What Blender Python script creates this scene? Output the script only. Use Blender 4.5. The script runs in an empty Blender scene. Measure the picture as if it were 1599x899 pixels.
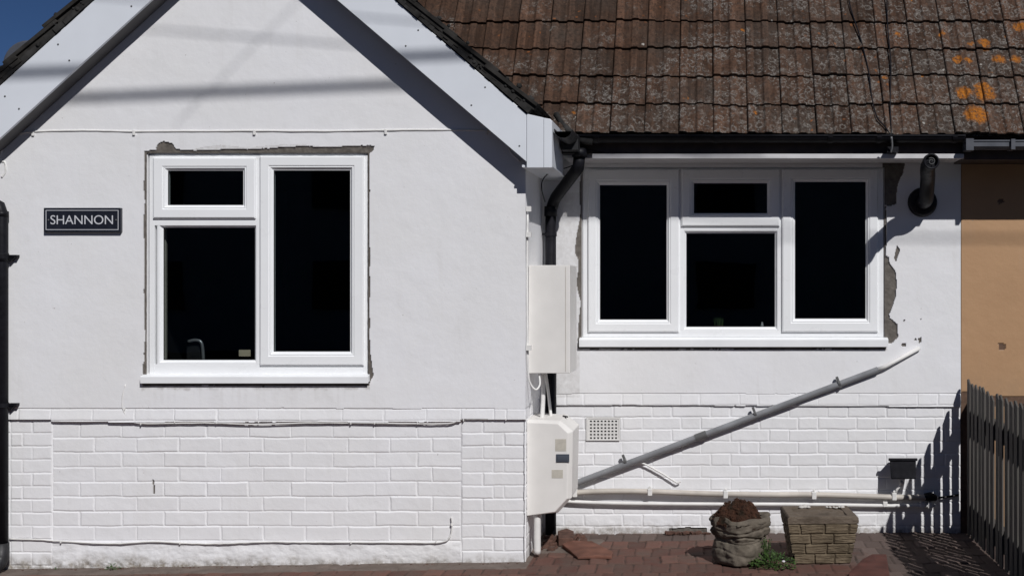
import bpy, math, random
import numpy as np
from mathutils import Vector, Matrix
random.seed(7)
R = math.radians
# ------------------------------------------------------------------ camera
F, CX, CY, H = 1900.0, 1100.0, 440.0, 1.6     # focal length and principal point in photo pixels, eye height
SUN = Vector((0.56, -1.0, 0.987)).normalized()
scn = bpy.context.scene
cd = bpy.data.cameras.new('camera'); cam = bpy.data.objects.new('camera', cd)
scn.collection.objects.link(cam); scn.camera = cam
cam.location = (0, 0, H); cam.rotation_euler = (R(90), 0, 0)
cd.sensor_width = 36; cd.lens = F/1599*36
cd.shift_x = -(CX-799.5)/1599; cd.shift_y = -(449.5-CY)/1599
cd.clip_start = .05; cd.clip_end = 2000
# ------------------------------------------------------------------ light
w = bpy.data.worlds.new('World'); scn.world = w; w.use_nodes = True
nt = w.node_tree; bg = nt.nodes['Background']
sky = nt.nodes.new('ShaderNodeTexSky'); sky.sky_type = 'NISHITA'; sky.sun_disc = False
sky.sun_elevation = math.asin(SUN.z); sky.sun_rotation = math.atan2(SUN.x, SUN.y)
sky.air_density = .48; sky.dust_density = 0.0; sky.ozone_density = 9.0; sky.altitude = 500
nt.links.new(sky.outputs[0], bg.inputs[0]); bg.inputs[1].default_value = 0.05
sl = bpy.data.lights.new('sun', 'SUN'); so = bpy.data.objects.new('sun', sl); scn.collection.objects.link(so)
sl.energy = 5.0; sl.angle = R(.53); sl.color = (1, .985, .975)
so.rotation_euler = SUN.to_track_quat('Z', 'Y').to_euler(); so.location = (5, -8, 9)
scn.view_settings.view_transform = 'Standard'; scn.view_settings.look = 'None'
scn.view_settings.exposure = -.52; scn.view_settings.gamma = 1
# ------------------------------------------------------------------ helpers
YG, YR = F/275.0, F/248.0                     # gable wall plane, recessed wall plane
def P(px, py, Y): return Vector(((px-CX)*Y/F, Y, H-(py-CY)*Y/F))
def PX(px, Y): return (px-CX)*Y/F
def PZ(py, Y): return H-(py-CY)*Y/F
WPOS = {}
def tag(o, label=None, cat=None, group=None, kind=None):
    if label: o['label'] = label
    if cat: o['category'] = cat
    if group: o['group'] = group
    if kind: o['kind'] = kind
    return o
def link(o, parent, pos):
    scn.collection.objects.link(o); WPOS[o.name] = Vector(pos)
    if parent: o.parent = parent; o.location = Vector(pos)-WPOS[parent.name]
    else: o.location = Vector(pos)
    return o
def empty(name, pos, label, cat, group=None):
    o = bpy.data.objects.new(name, None); o.empty_display_size = .1
    link(o, None, pos); return tag(o, label, cat, group)
class MB:
    def __init__(s): s.v = []; s.f = []; s.m = []; s.attr = {}
    def add(s, vs, fs, m=0):
        b = len(s.v); s.v += [tuple(p) for p in vs]; s.f += [tuple(i+b for i in f) for f in fs]; s.m += [m]*len(fs)
        return b
    def box(s, x0, x1, y0, y1, z0, z1, m=0):
        s.add([(x0,y0,z0),(x1,y0,z0),(x1,y1,z0),(x0,y1,z0),(x0,y0,z1),(x1,y0,z1),(x1,y1,z1),(x0,y1,z1)],
              [(0,3,2,1),(4,5,6,7),(0,1,5,4),(1,2,6,5),(2,3,7,6),(3,0,4,7)], m)
    def pbox(s, u0, v0, u1, v1, Y, yf, yb, m=0):      # photo rect read at depth Y, built from yf to yb
        s.box(PX(u0,Y), PX(u1,Y), yf, yb, PZ(v1,Y), PZ(v0,Y), m)
    def obox(s, c, ax, ay, az, hx, hy, hz, m=0):
        c = Vector(c); vs = []
        for dz in (-1,1):
            for dx, dy in ((-1,-1),(1,-1),(1,1),(-1,1)): vs.append(c+ax*hx*dx+ay*hy*dy+az*hz*dz)
        s.add(vs, [(0,3,2,1),(4,5,6,7),(0,1,5,4),(1,2,6,5),(2,3,7,6),(3,0,4,7)], m)
    def prism(s, poly, y0, y1, m=0):                  # poly in XZ, counter clockwise seen from -Y
        n = len(poly)
        vs = [(x,y0,z) for x,z in poly]+[(x,y1,z) for x,z in poly]
        fs = [tuple(range(n)), tuple(range(2*n-1, n-1, -1))]
        fs += [(i, i+n, (i+1)%n+n, (i+1)%n) for i in range(n)]
        s.add(vs, fs, m)
    def tube(s, pts, r, n=12, m=0, cap=True, caps=None):
        pts = [Vector(p) for p in pts]; k = len(pts)
        rs = r if isinstance(r, (list, tuple)) else [r]*k
        vs = []; up = None
        for i, p in enumerate(pts):
            t = ((pts[min(i+1,k-1)]-p).normalized()+(p-pts[max(i-1,0)]).normalized()).normalized()
            if up is None: up = Vector((0,0,1)) if abs(t.z) < .9 else Vector((0,1,0))
            a = t.cross(up).normalized(); b = a.cross(t).normalized(); up = b
            for j in range(n):
                q = 2*math.pi*j/n; vs.append(p+a*math.cos(q)*rs[i]+b*math.sin(q)*rs[i])
        fs = [(i*n+j, i*n+(j+1)%n, (i+1)*n+(j+1)%n, (i+1)*n+j) for i in range(k-1) for j in range(n)]
        if cap: fs += [tuple(range(n-1,-1,-1)), tuple((k-1)*n+j for j in range(n))]
        s.add(vs, fs, m)
    def lathe(s, c, prof, n=24, axis='z', m=0):
        vs = []; k = len(prof)
        for r, h in prof:
            for j in range(n):
                q = 2*math.pi*j/n
                if axis == 'z': vs.append((c[0]+r*math.cos(q), c[1]+r*math.sin(q), c[2]+h))
                else: vs.append((c[0]+r*math.cos(q), c[1]-h, c[2]+r*math.sin(q)))
        fs = [(i*n+j, i*n+(j+1)%n, (i+1)*n+(j+1)%n, (i+1)*n+j) for i in range(k-1) for j in range(n)]
        s.add(vs, fs, m)
    def ring(s, o, i, prof, m=0):                     # mitred frame; o,i = (x0,x1,z0,z1); prof = [(t, y)]
        vs = []
        for t, y in prof:
            x0, x1, z0, z1 = [o[k]+(i[k]-o[k])*t for k in range(4)]
            vs += [(x0,y,z0),(x1,y,z0),(x1,y,z1),(x0,y,z1)]
        fs = [(a*4+j, a*4+(j+1)%4, (a+1)*4+(j+1)%4, (a+1)*4+j) for a in range(len(prof)-1) for j in range(4)]
        s.add(vs, fs, m)
    def build(s, name, mats, parent=None, smooth=False, bevel=0, pos=None, fix=True):
        me = bpy.data.meshes.new(name)
        V = np.array(s.v, dtype=float)
        lo, hi = V.min(0), V.max(0)
        c = np.array(pos) if pos is not None else np.array([(lo[0]+hi[0])/2, (lo[1]+hi[1])/2, lo[2]])
        me.from_pydata((V-c).tolist(), [], s.f)
        for a in (mats if isinstance(mats, (list, tuple)) else [mats]): me.materials.append(a)
        me.polygons.foreach_set('material_index', s.m)
        if smooth: me.polygons.foreach_set('use_smooth', [True]*len(s.f))
        for k, arr in s.attr.items():
            at = me.attributes.new(k, 'FLOAT', 'POINT')
            full = np.zeros(len(s.v)); full[:len(arr)] = arr; at.data.foreach_set('value', full)
        me.update()
        if fix:
            import bmesh
            bm = bmesh.new(); bm.from_mesh(me); bmesh.ops.recalc_face_normals(bm, faces=bm.faces); bm.to_mesh(me); bm.free()
        o = bpy.data.objects.new(name, me); link(o, parent, c)
        if bevel:
            b = o.modifiers.new('bevel', 'BEVEL'); b.width = bevel; b.segments = 2; b.limit_method = 'ANGLE'; b.angle_limit = R(35)
        return o
_rng = np.random.default_rng(3); LAT = _rng.random((64, 256, 256))
def vn(x, y, s, seed=0):
    x = np.asarray(x)/s+1000.3; y = np.asarray(y)/s+1000.7
    xi = np.floor(x).astype(int); yi = np.floor(y).astype(int); fx = x-xi; fy = y-yi
    fx = fx*fx*(3-2*fx); fy = fy*fy*(3-2*fy); L = LAT[seed % 64]
    a = L[xi%256, yi%256]; b = L[(xi+1)%256, yi%256]; c = L[xi%256, (yi+1)%256]; d = L[(xi+1)%256, (yi+1)%256]
    return (a*(1-fx)+b*fx)*(1-fy)+(c*(1-fx)+d*fx)*fy*1.0
def fbm(x, y, s, seed=0, o=4):
    r = 0; a = .5
    for k in range(o): r = r+a*(vn(x, y, s/2**k, seed+k)-.5)*2; a *= .5
    return r
def sst(a, b, x): t = np.clip((x-a)/(b-a), 0, 1); return t*t*(3-2*t)
def inpoly(x, y, poly):
    r = np.zeros(x.shape, bool); n = len(poly)
    for i in range(n):
        x0, y0 = poly[i]; x1, y1 = poly[(i+1)%n]
        if y0 == y1: continue
        r ^= ((y0 > y) != (y1 > y)) & (x < (x1-x0)*(y-y0)/(y1-y0)+x0)
    return r
def curve(pts, n=8):                                   # Catmull-Rom through points
    pts = [Vector(p) for p in pts]; q = [pts[0]*2-pts[1]]+pts+[pts[-1]*2-pts[-2]]; out = []
    for i in range(1, len(q)-2):
        for k in range(n):
            t = k/n; a, b, c, d = q[i-1], q[i], q[i+1], q[i+2]
            out.append(.5*((2*b)+(c-a)*t+(2*a-5*b+4*c-d)*t*t+(3*b-a-3*c+d)*t**3))
    return out+[pts[-1]]
# ------------------------------------------------------------------ materials
class N:
    def __init__(s, name):
        s.m = bpy.data.materials.new(name); s.m.use_nodes = True; s.t = s.m.node_tree
        s.b = s.t.nodes['Principled BSDF']; s.tc = s.t.nodes.new('ShaderNodeTexCoord').outputs['Object']
    def n(s, typ, **kw):
        o = s.t.nodes.new(typ)
        for k, v in kw.items():
            if k.startswith('_'): setattr(o, k[1:], v)
        for k, v in kw.items():
            if k.startswith('_'): continue
            k = k.replace('0', ' ') if not k.isdigit() else k
            s.put(o.inputs[k], v)
        return o
    def put(s, sock, v):
        if isinstance(v, bpy.types.NodeSocket): s.t.links.new(v, sock)
        elif isinstance(v, (tuple, list)) and len(v) == 3 and sock.type == 'RGBA': sock.default_value = (*v, 1)
        else: sock.default_value = v
    def noise(s, scale, detail=4, rough=.55, vec=None, dist=0):
        o = s.n('ShaderNodeTexNoise', Scale=scale, Detail=detail, Roughness=rough, Distortion=dist, Vector=vec or s.tc); return o.outputs[0]
    def vor(s, scale, feature='F1', vec=None, out=0, rnd=1):
        o = s.n('ShaderNodeTexVoronoi', _feature=feature, Scale=scale, Vector=vec or s.tc, Randomness=rnd); return o.outputs[out]
    def ramp(s, f, a, b, lo=0., hi=1.):
        o = s.n('ShaderNodeMapRange'); s.put(o.inputs[0], f); o.inputs[1].default_value = a; o.inputs[2].default_value = b
        o.inputs[3].default_value = lo; o.inputs[4].default_value = hi; return o.outputs[0]
    def mix(s, f, a, b, mode='MIX'):
        o = s.t.nodes.new('ShaderNodeMix'); o.data_type = 'RGBA'; o.blend_type = mode
        s.put(o.inputs[0], f); s.put(o.inputs[6], a); s.put(o.inputs[7], b); return o.outputs[2]
    def math(s, op, a, b=0., clamp=False):
        o = s.t.nodes.new('ShaderNodeMath'); o.operation = op; o.use_clamp = clamp; s.put(o.inputs[0], a); s.put(o.inputs[1], b); return o.outputs[0]
    def attr(s, name): return s.n('ShaderNodeAttribute', _attribute_name=name).outputs['Fac']
    def map(s, scale=(1,1,1), rot=(0,0,0), loc=(0,0,0)):
        o = s.n('ShaderNodeMapping'); s.put(o.inputs[0], s.tc); o.inputs[1].default_value = loc; o.inputs[2].default_value = rot; o.inputs[3].default_value = scale; return o.outputs[0]
    def bump(s, h, strength=.3, dist=.002):
        o = s.n('ShaderNodeBump', Strength=strength, Distance=dist, Height=h)
        old = s.b.inputs['Normal'].links
        if old: s.t.links.new(old[0].from_socket, o.inputs['Normal'])
        s.t.links.new(o.outputs[0], s.b.inputs['Normal'])
    def fin(s, col, rough=.6, spec=.5, metal=0):
        s.put(s.b.inputs['Base Color'], col); s.put(s.b.inputs['Roughness'], rough)
        s.b.inputs['Specular IOR Level'].default_value = spec; s.b.inputs['Metallic'].default_value = metal; return s.m
def simple(name, col, rough=.5, spec=.5, var=.12, scale=14, bump=.15, bscale=90, metal=0):
    a = N(name); f = a.ramp(a.noise(scale), .3, .7)
    lo = tuple(c*(1-var) for c in col); hi = tuple(min(1, c*(1+var)) for c in col)
    if bump: a.bump(a.noise(bscale, 3), bump, .001)
    return a.fin(a.mix(f, lo, hi), a.ramp(a.noise(scale*2), .3, .7, rough*.85, min(1, rough*1.15)), spec, metal)
def wall_mat(name, paint, warm, raw_or_shade=(.13,.115,.1)):
    a = N(name)
    c = a.mix(a.ramp(a.noise(1.3, 5, .6), .35, .7), paint, warm)
    c = a.mix(a.ramp(a.noise(4, 7, .72), .56, .75, 0, .35), c, tuple(x*.86 for x in warm))
    v = a.map((7, 7, .7)); c = a.mix(a.ramp(a.noise(1.5, 5, .65, v), .58, .8, 0, .14), c, (.42,.38,.32))
    spk = a.ramp(a.noise(55, 2, .5), .76, .8); c = a.mix(a.math('MULTIPLY', spk, .5), c, (.28,.25,.22))
    d = a.math('MULTIPLY', a.attr('dirt'), a.ramp(a.noise(26, 6, .7), .3, .62)); c = a.mix(d, c, (.2,.165,.12))
    rc = a.mix(a.ramp(a.noise(30, 5, .7), .3, .7), tuple(x*.65 for x in raw_or_shade), tuple(x*1.3 for x in raw_or_shade))
    c = a.mix(a.attr('raw_or_shade'), c, rc)
    a.bump(a.noise(140, 4, .65), .22, .0015); a.bump(a.noise(6, 5, .6), .4, .010)
    return a.fin(c, .62, .35)
M = {}
M['wall'] = wall_mat('white_masonry_paint', (.80,.80,.82), (.77,.765,.765))
M['tan'] = wall_mat('tan_masonry_paint', (.47,.285,.155), (.42,.25,.135), (.12,.07,.045))
M['pvc'] = simple('white_pvc', (.87,.88,.89), .3, .5, .02, 6, .03)
M['board'] = simple('white_upvc_cladding', (.72,.75,.80), .38, .5, .03, 3, .04)
M['sill'] = simple('white_pvc_sill', (.85,.86,.87), .35, .5, .03, 8, .03)
M['black'] = simple('black_plastic', (.008,.008,.011), .5, .2, .3, 20, .1)
M['blackm'] = simple('weathered_black_plastic', (.018,.018,.02), .5, .4, .4, 20, .2)
M['seal'] = simple('dark_rubber', (.015,.015,.015), .7, .3)
M['grey_pipe'] = simple('grey_waste_pipe', (.22,.225,.235), .22, .5, .25, 7, .1)
M['grey_clip'] = simple('dark_grey_plastic', (.11,.11,.11), .5)
M['cream_pipe'] = simple('painted_pipe', (.5,.46,.41), .5, .4, .2, 6, .2)
M['white_pipe'] = simple('white_painted_plastic', (.74,.73,.71), .5, .4, .08, 9, .15)
M['grp'] = simple('white_box_plastic', (.75,.73,.70), .55, .35, .05, 5, .25, 160)
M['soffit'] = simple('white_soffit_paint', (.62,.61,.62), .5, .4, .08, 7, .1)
M['soffit_dark'] = simple('soffit_board_painted_shade', (.11,.108,.11), .6, .3, .1)  # shade under the bargeboards is put into this dark colour
M['brown_paint'] = simple('brown_gutter_board_paint', (.05,.035,.03), .5, .4, .3)
M['gutter_grey'] = simple('grey_gutter_plastic', (.085,.09,.105), .4, .5, .2, 6)
M['mortar'] = simple('dark_verge_mortar', (.03,.029,.028), .9, .2, .6, 18, .9, 40)
M['sign_black'] = simple('black_sign_plate', (.015,.017,.026), .3, .5, .2, 20, .05)
M['sign_white'] = simple('white_sign_lettering', (.6,.61,.64), .5, .3, .05)
M['room'] = simple('room_painted_dark', (.012,.011,.011), .9, .1)  # near-black walls, the unlit room's darkness put into the colour
M['latch'] = simple('dark_blue_grey_latch', (.07,.08,.1), .4)
M['paper'] = simple('faded_paper_label', (.5,.47,.41), .7, .2, .12, 30)
M['blind'] = simple('beige_blind_fabric', (.5,.46,.4), .8, .1)
M['chrome'] = simple('dull_chair_metal', (.4,.4,.42), .35, .5, metal=.6)
M['card'] = simple('buff_card', (.75,.62,.45), .7, .2)
M['terracotta'] = simple('broken_terracotta', (.15,.07,.05), .85, .2, .35, 14, .7, 60)
M['red_tile'] = simple('dull_red_broken_tile', (.10,.042,.034), .85, .2, .3, 14, .7, 60)
M['rubble'] = simple('dirty_brick_rubble', (.1,.055,.042), .9, .2, .5, 25, .9, 60)
M['soil'] = None
def glass():
    a = N('window_glass'); t = a.t; out = t.nodes['Material Output']
    tr = t.nodes.new('ShaderNodeBsdfTransparent'); tr.inputs[0].default_value = (.72,.75,.75,1)
    gl = t.nodes.new('ShaderNodeBsdfGlossy'); gl.inputs['Roughness'].default_value = .01; gl.inputs[0].default_value = (.8,.85,.9,1)
    fr = t.nodes.new('ShaderNodeLayerWeight'); fr.inputs[0].default_value = .5
    mx = t.nodes.new('ShaderNodeMixShader')
    bp = t.nodes.new('ShaderNodeBump'); bp.inputs['Strength'].default_value = .08; bp.inputs['Distance'].default_value = .01
    t.links.new(a.noise(1.7, 2), bp.inputs['Height']); t.links.new(bp.outputs[0], gl.inputs['Normal'])
    f5 = a.math('ADD', a.math('MULTIPLY', a.math('POWER', fr.outputs['Facing'], 5.), .9), .045); t.links.new(f5, mx.inputs[0]); t.links.new(tr.outputs[0], mx.inputs[1]); t.links.new(gl.outputs[0], mx.inputs[2])
    t.links.new(mx.outputs[0], out.inputs[0]); return a.m
M['glass'] = glass()
def tile_mat():
    a = N('lichened_concrete_tile'); g = a.t.nodes.new('ShaderNodeNewGeometry').outputs['Position']
    def pn(sc, d=5, r=.6, dist=0): return a.noise(sc, d, r, g, dist)
    tint = a.attr('tint'); 
    c = a.mix(tint, (.056,.034,.024), (.118,.066,.044))
    vs_ = a.n('ShaderNodeMapping'); a.put(vs_.inputs[0], g); vs_.inputs[3].default_value = (42, 3, 3); c = a.mix(a.ramp(a.noise(1, 4, .6, vs_.outputs[0]), .35, .65), a.mix(1, c, (.6,.58,.56), 'MULTIPLY'), a.mix(1, c, (1.2,1.16,1.12), 'MULTIPLY'))
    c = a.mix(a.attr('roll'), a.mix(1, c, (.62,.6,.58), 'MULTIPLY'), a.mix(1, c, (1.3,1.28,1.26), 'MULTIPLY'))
    c = a.mix(a.ramp(pn(3, 5, .65), .42, .7, 0, .7), c, (.07,.055,.045))
    c = a.mix(a.ramp(pn(45, 6, .8), .46, .62, 0, .8), c, (.026,.018,.014))
    c = a.mix(a.ramp(pn(70, 3, .6), .62, .7, 0, .6), c, (.15,.085,.055))
    # grey lichen: rings and crusts, commoner towards the eaves and the right
    sx = a.n('ShaderNodeSeparateXYZ'); a.put(sx.inputs[0], g); X, Y, Z = sx.outputs
    dv = a.n('ShaderNodeVectorMath', _operation='ADD'); nn = a.n('ShaderNodeTexNoise', Scale=28, Detail=3, Vector=g)
    sc = a.n('ShaderNodeVectorMath', _operation='SCALE'); a.put(sc.inputs[0], nn.outputs[1]); sc.inputs['Scale'].default_value = .045
    a.put(dv.inputs[0], g); a.put(dv.inputs[1], sc.outputs[0]); wv = dv.outputs[0]
    d1 = a.vor(17, vec=wv); ring = a.math('MULTIPLY', a.ramp(d1, .22, .30), a.ramp(d1, .46, .36))
    d2 = a.vor(42, vec=wv); crust = a.ramp(d2, .33, .22)
    amt = a.math('ADD', a.ramp(X, -1.5, 1.6, -.07, .13), a.ramp(Z, 2.4, 3.6, .10, -.10))
    field = a.math('ADD', pn(4.5, 4, .6), amt)
    m1 = a.math('MULTIPLY', a.math('MAXIMUM', ring, crust), a.ramp(field, .46, .57))
    fine = a.ramp(pn(120, 3, .7), .38, .6); m1 = a.math('MULTIPLY', m1, fine)
    c = a.mix(a.math('MULTIPLY', m1, .8), c, (.27,.25,.228))
    gr = a.math('MULTIPLY', a.ramp(pn(38, 6, .8), .5, .58), a.ramp(field, .42, .6)); c = a.mix(a.math('MULTIPLY', gr, .28), c, (.17,.155,.14))
    sp = a.math('MULTIPLY', a.ramp(a.vor(9, vec=wv), .09, .05), a.ramp(pn(3, 2), .5, .56)); c = a.mix(sp, c, (.36,.34,.31))
    # orange lichen colonies
    om = None
    for (px, py, r) in ((1524,183,.10),(1538,150,.09),(1504,148,.075),(1510,98,.04),(1533,140,.07),(1535,72,.065),(1495,95,.045),(1559,96,.06),(1585,97,.055),(1399,57,.04),(1420,2,.03),(1381,126,.03),(1069,158,.035),(1178,178,.03),(1470,57,.04),(895,178,.022),(1515,73,.04),(1160,50,.03),(1592,45,.06),(1546,118,.03),(1478,70,.025),(1512,120,.022),(1570,60,.03),(1440,120,.02),(1455,30,.02),(1590,150,.025),(1500,205,.02),(1548,200,.03),(1350,90,.018),(1290,150,.015)):
        q = roofpt(px, py); d = a.n('ShaderNodeVectorMath', _operation='DISTANCE'); a.put(d.inputs[0], wv); d.inputs[1].default_value = (q.x+.022, q.y+.022, q.z+.022)
        mm = a.ramp(d.outputs['Value'], r*.86, r*.6); om = mm if om is None else a.math('MAXIMUM', om, mm)
    om = a.math('MULTIPLY', om, a.ramp(pn(60, 4, .7), .36, .5))
    oc = a.mix(a.ramp(pn(50, 3), .4, .6), (.42,.15,.02), (.24,.085,.016)); c = a.mix(om, c, oc)
    sm = a.math('MULTIPLY', a.ramp(a.vor(13, vec=wv), .16, .1), a.ramp(pn(1.6, 2), .55, .62)); c = a.mix(a.math('MULTIPLY', sm, .7), c, (.25,.09,.03))
    a.bump(pn(38, 6, .75), .9, .010); a.bump(m1, .6, .004)
    return a.fin(c, .92, .15)
TH = R(57); RY0, RZ0 = YR-.37, 2.475
def roofpt(px, py, lift=0):
    k = math.tan(TH); Y = (RZ0+lift-H-RY0*k)/((CY-py)/F-k); return P(px, py, Y)
M['tile'] = tile_mat()
M['verge'] = simple('mossy_dark_verge_tile', (.028,.026,.024), .9, .2, .5, 16, .8, 50)
def wood_mat():
    a = N('weathered_dark_fence_wood'); v = a.map((60, 60, 2.5))
    f = a.ramp(a.noise(1, 6, .7, v), .3, .7); c = a.mix(f, (.062,.056,.051), (.125,.115,.105))
    c = a.mix(a.attr('tint'), c, a.mix(.5, c, (.075,.070,.065))); c = a.mix(a.ramp(a.noise(5, 4), .5, .7, 0, .5), c, (.10,.10,.085))
    a.bump(a.noise(1, 6, .7, v), .6, .003); return a.fin(c, .85, .25)
M['wood'] = wood_mat()
def stone_mat(name, c1, c2, c3, sc=18):
    a = N(name); c = a.mix(a.ramp(a.noise(sc, 6, .7), .35, .65), c1, c2)
    c = a.mix(a.ramp(a.noise(sc*.4, 4), .5, .68), c, c3)
    c = a.mix(a.ramp(a.noise(130, 3, .6), .6, .72, 0, .5), c, tuple(x*.4 for x in c1))
    a.bump(a.noise(90, 5, .7), .6, .004); return a.fin(c, .92, .2)
M['stone'] = stone_mat('grey_cast_stone', (.10,.085,.068), (.17,.145,.115), (.07,.06,.045))
M['stone2'] = stone_mat('brown_cast_stone', (.125,.096,.064), (.19,.15,.102), (.09,.07,.046))
M['rim'] = stone_mat('grey_brown_cast_stone', (.115,.088,.066), (.155,.125,.097), (.09,.07,.053))
M['moss'] = stone_mat('dead_brown_moss', (.030,.014,.009), (.062,.027,.015), (.018,.013,.008), 40)
M['pebble'] = simple('pale_pebble', (.5,.48,.45), .6)
def leaf_mat(name, c1, c2):
    a = N(name); c = a.mix(a.ramp(a.noise(25, 2), .35, .65), c1, c2); a.b.inputs['Subsurface Weight'].default_value = 0
    return a.fin(c, .5, .4)
M['leaf'] = leaf_mat('weed_leaf', (.035,.075,.018), (.07,.12,.03))
M['petal'] = simple('white_petal', (.7,.68,.7), .6)
def pave_mat():
    a = N('paving'); g = a.t.nodes.new('ShaderNodeNewGeometry').outputs['Position']
    t = a.attr('tint'); c = a.mix(t, (.105,.050,.040), (.165,.085,.066)); c = a.mix(a.ramp(a.noise(6, 6, .7, g), .42, .66, 0, .8), c, (.105,.078,.064)); c = a.mix(a.attr('greyrow'), c, a.mix(t, (.09,.07,.062), (.14,.11,.098)))
    c = a.mix(a.math('MULTIPLY', a.attr('joint'), a.ramp(a.noise(14, 3, .5, g), .35, .6)), c, (.05,.036,.03))
    cc = a.mix(a.ramp(a.noise(9, 5, .65, g), .35, .65), (.12,.095,.08), (.18,.145,.125)); c = a.mix(a.attr('conc'), c, cc)
    c = a.mix(a.ramp(a.noise(90, 3, .7, g), .58, .72, 0, .5), c, (.06,.048,.04))
    a.bump(a.noise(150, 4, .7, g), .5, .003); return a.fin(c, .9, .2)
M['pave'] = pave_mat()
M['asphalt'] = simple('asphalt', (.05,.05,.05), .9, .2, .2, 5, .5, 120)
# ------------------------------------------------------------------ ground
def gz(X): return np.clip(.010+.014*(X+1), -.032, .022)
mb = MB(); mb.add([(-300,-300,-.09),(300,-300,-.09),(300,300,-.09),(-300,300,-.09)], [(0,1,2,3)])
tag(mb.build('ground', M['asphalt'], fix=False), kind='structure')
def paving():
    xs = np.arange(-4.6, 1.75, .0065); ys = np.concatenate([np.arange(5.2, 6.35, .03), np.arange(6.35, YR+.03, .007)])
    X, Y = np.meshgrid(xs, ys); wx = X+fbm(X, Y, .5, 5)*.02; wy = Y+fbm(X, Y, .6, 9)*.025
    row = np.floor((wy-.02)/.206).astype(int); fy = (wy-.02)-row*.206
    col = np.floor((wx+(row%2)*.051)/.102).astype(int); fx = (wx+(row%2)*.051)-col*.102
    d = np.minimum(np.minimum(fx, .102-fx), np.minimum(fy, .206-fy))
    rnd = LAT[1][col%256, row%256]; rnd2 = LAT[2][col%256, row%256]
    z = gz(X)+sst(.001, .007, d)*.006-.006+(rnd-.5)*.008+((fx-.05)*(rnd2-.5)*.12)+fbm(X, Y, .05, 20)*.0025+fbm(X, Y, .8, 30)*.006
    conc = ((X < -.99) & (Y > YG-.16+fbm(X, Y, .3, 12)*.01)) | ((X < -.62+fbm(X, Y, .1, 3)*.04) & (X > -1.1) & (Y > 7.12) & (Y < 7.5))
    z = np.where(conc, gz(X)+fbm(X, Y, .15, 40)*.004+.002, z)
    crack = conc & (np.abs(fbm(X, Y, .25, 50)) < .02); z = np.where(crack, z-.005, z)
    joint = (1-sst(.002, .006, d))*(~conc)
    ny, nx = X.shape; idx = np.arange(nx*ny).reshape(ny, nx)
    f = np.stack([idx[:-1,:-1], idx[:-1,1:], idx[1:,1:], idx[1:,:-1]], -1).reshape(-1, 4)
    mb = MB(); mb.v = np.stack([X, Y, z], -1).reshape(-1, 3).tolist(); mb.f = f.tolist(); mb.m = [0]*len(mb.f)
    mb.attr = {'joint': joint.ravel(), 'conc': conc.ravel().astype(float), 'tint': rnd.ravel(), 'greyrow': np.maximum((Y > YR-.22)*.8, .85*sst(.70, .95, X+fbm(X, Y, .2, 13)*.25)).ravel()}
    return mb.build('paving', M['pave'], fix=False, smooth=True)
tag(paving(), kind='structure')
mb = MB(); mb.box(-14, 14, -1.5, 5.2, -.2, -.02); tag(mb.build('pavement', M['asphalt']), kind='structure')
mb = MB(); mb.box(1.75, 14, 5.2, 12, -.2, 0); mb.box(-14, -4.6, 5.2, 12, -.2, -.035); tag(mb.build('yard', M['asphalt']), kind='structure')
# ------------------------------------------------------------------ relief walls
def relief(us, vs, Y, s, hf, keep):
    U, V = np.meshgrid(us, vs); X = (U-CX)/s; Z = H-(V-CY)/s
    h, at = hf(U, V, X, Z); ny, nx = U.shape; idx = np.arange(nx*ny).reshape(ny, nx)
    f = np.stack([idx[1:,:-1], idx[1:,1:], idx[:-1,1:], idx[:-1,:-1]], -1)
    uc = (U[1:,:-1]+U[1:,1:])/2; vc = (V[1:,:-1]+V[:-1,:-1])/2; k = keep(uc, vc); f = f[k]
    used = np.unique(f); rm = np.zeros(nx*ny, int); rm[used] = np.arange(len(used)); f = rm[f]
    mb = MB(); mb.v = np.stack([X, Y-h, Z], -1).reshape(-1, 3)[used].tolist(); mb.f = f.tolist(); mb.m = [0]*len(mb.f)
    mb.attr = {a: b.ravel()[used].astype(float) for a, b in at.items()}; return mb
def brickh(U, V, s, vtop, ch, joints, seed):
    """relief in metres (0 in the joint, about 5 mm on the face) for courses of height ch (px) below vtop"""
    wu = U+fbm(U, V, 30, seed)*1.1+fbm(U, V, 6, seed+4)*.45; wv = V+fbm(U, V, 45, seed+8)*1.2+fbm(U, V, 7, seed+12)*.45
    row = np.floor((wv-vtop)/ch).astype(int); fv = (wv-vtop)-row*ch; best = np.full(U.shape, 99.); idn = np.zeros(U.shape, int)
    for par in (0, 1):
        js = np.array(joints[par]); k = np.searchsorted(js, wu); k0 = np.clip(k-1, 0, len(js)-1); k1 = np.clip(k, 0, len(js)-1)
        d0 = np.abs(wu-js[k0]); d1 = np.abs(wu-js[k1]); m = (row%2) == par
        # individual perpends partly filled with paint
        w0 = .3+LAT[30][(js[k0].astype(int))%256, row%256]*1.2; w1 = .3+LAT[30][(js[k1].astype(int))%256, row%256]*1.2
        dd = np.minimum(d0-.9+(1.1-w0), d1-.9+(1.1-w1)); best = np.where(m, dd, best); idn = np.where(m, k*7+row*131, idn)
    dv = np.minimum(fv-1.2, ch-fv-.3)
    d = np.minimum(best, dv)/s
    rr = LAT[33][idn%256, (idn//256)%256]; r2 = LAT[34][idn%256, (idn//256)%256]
    h = sst(-.003, .0055, d); face = .0036+(rr-.5)*.0026+((fv/ch)-.5)*(r2-.5)*.004
    return h*face+(1-h)*(1-np.clip(fv/ch,0,1))*.0005+fbm(U, V, 14, seed+20)*.0009
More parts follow.
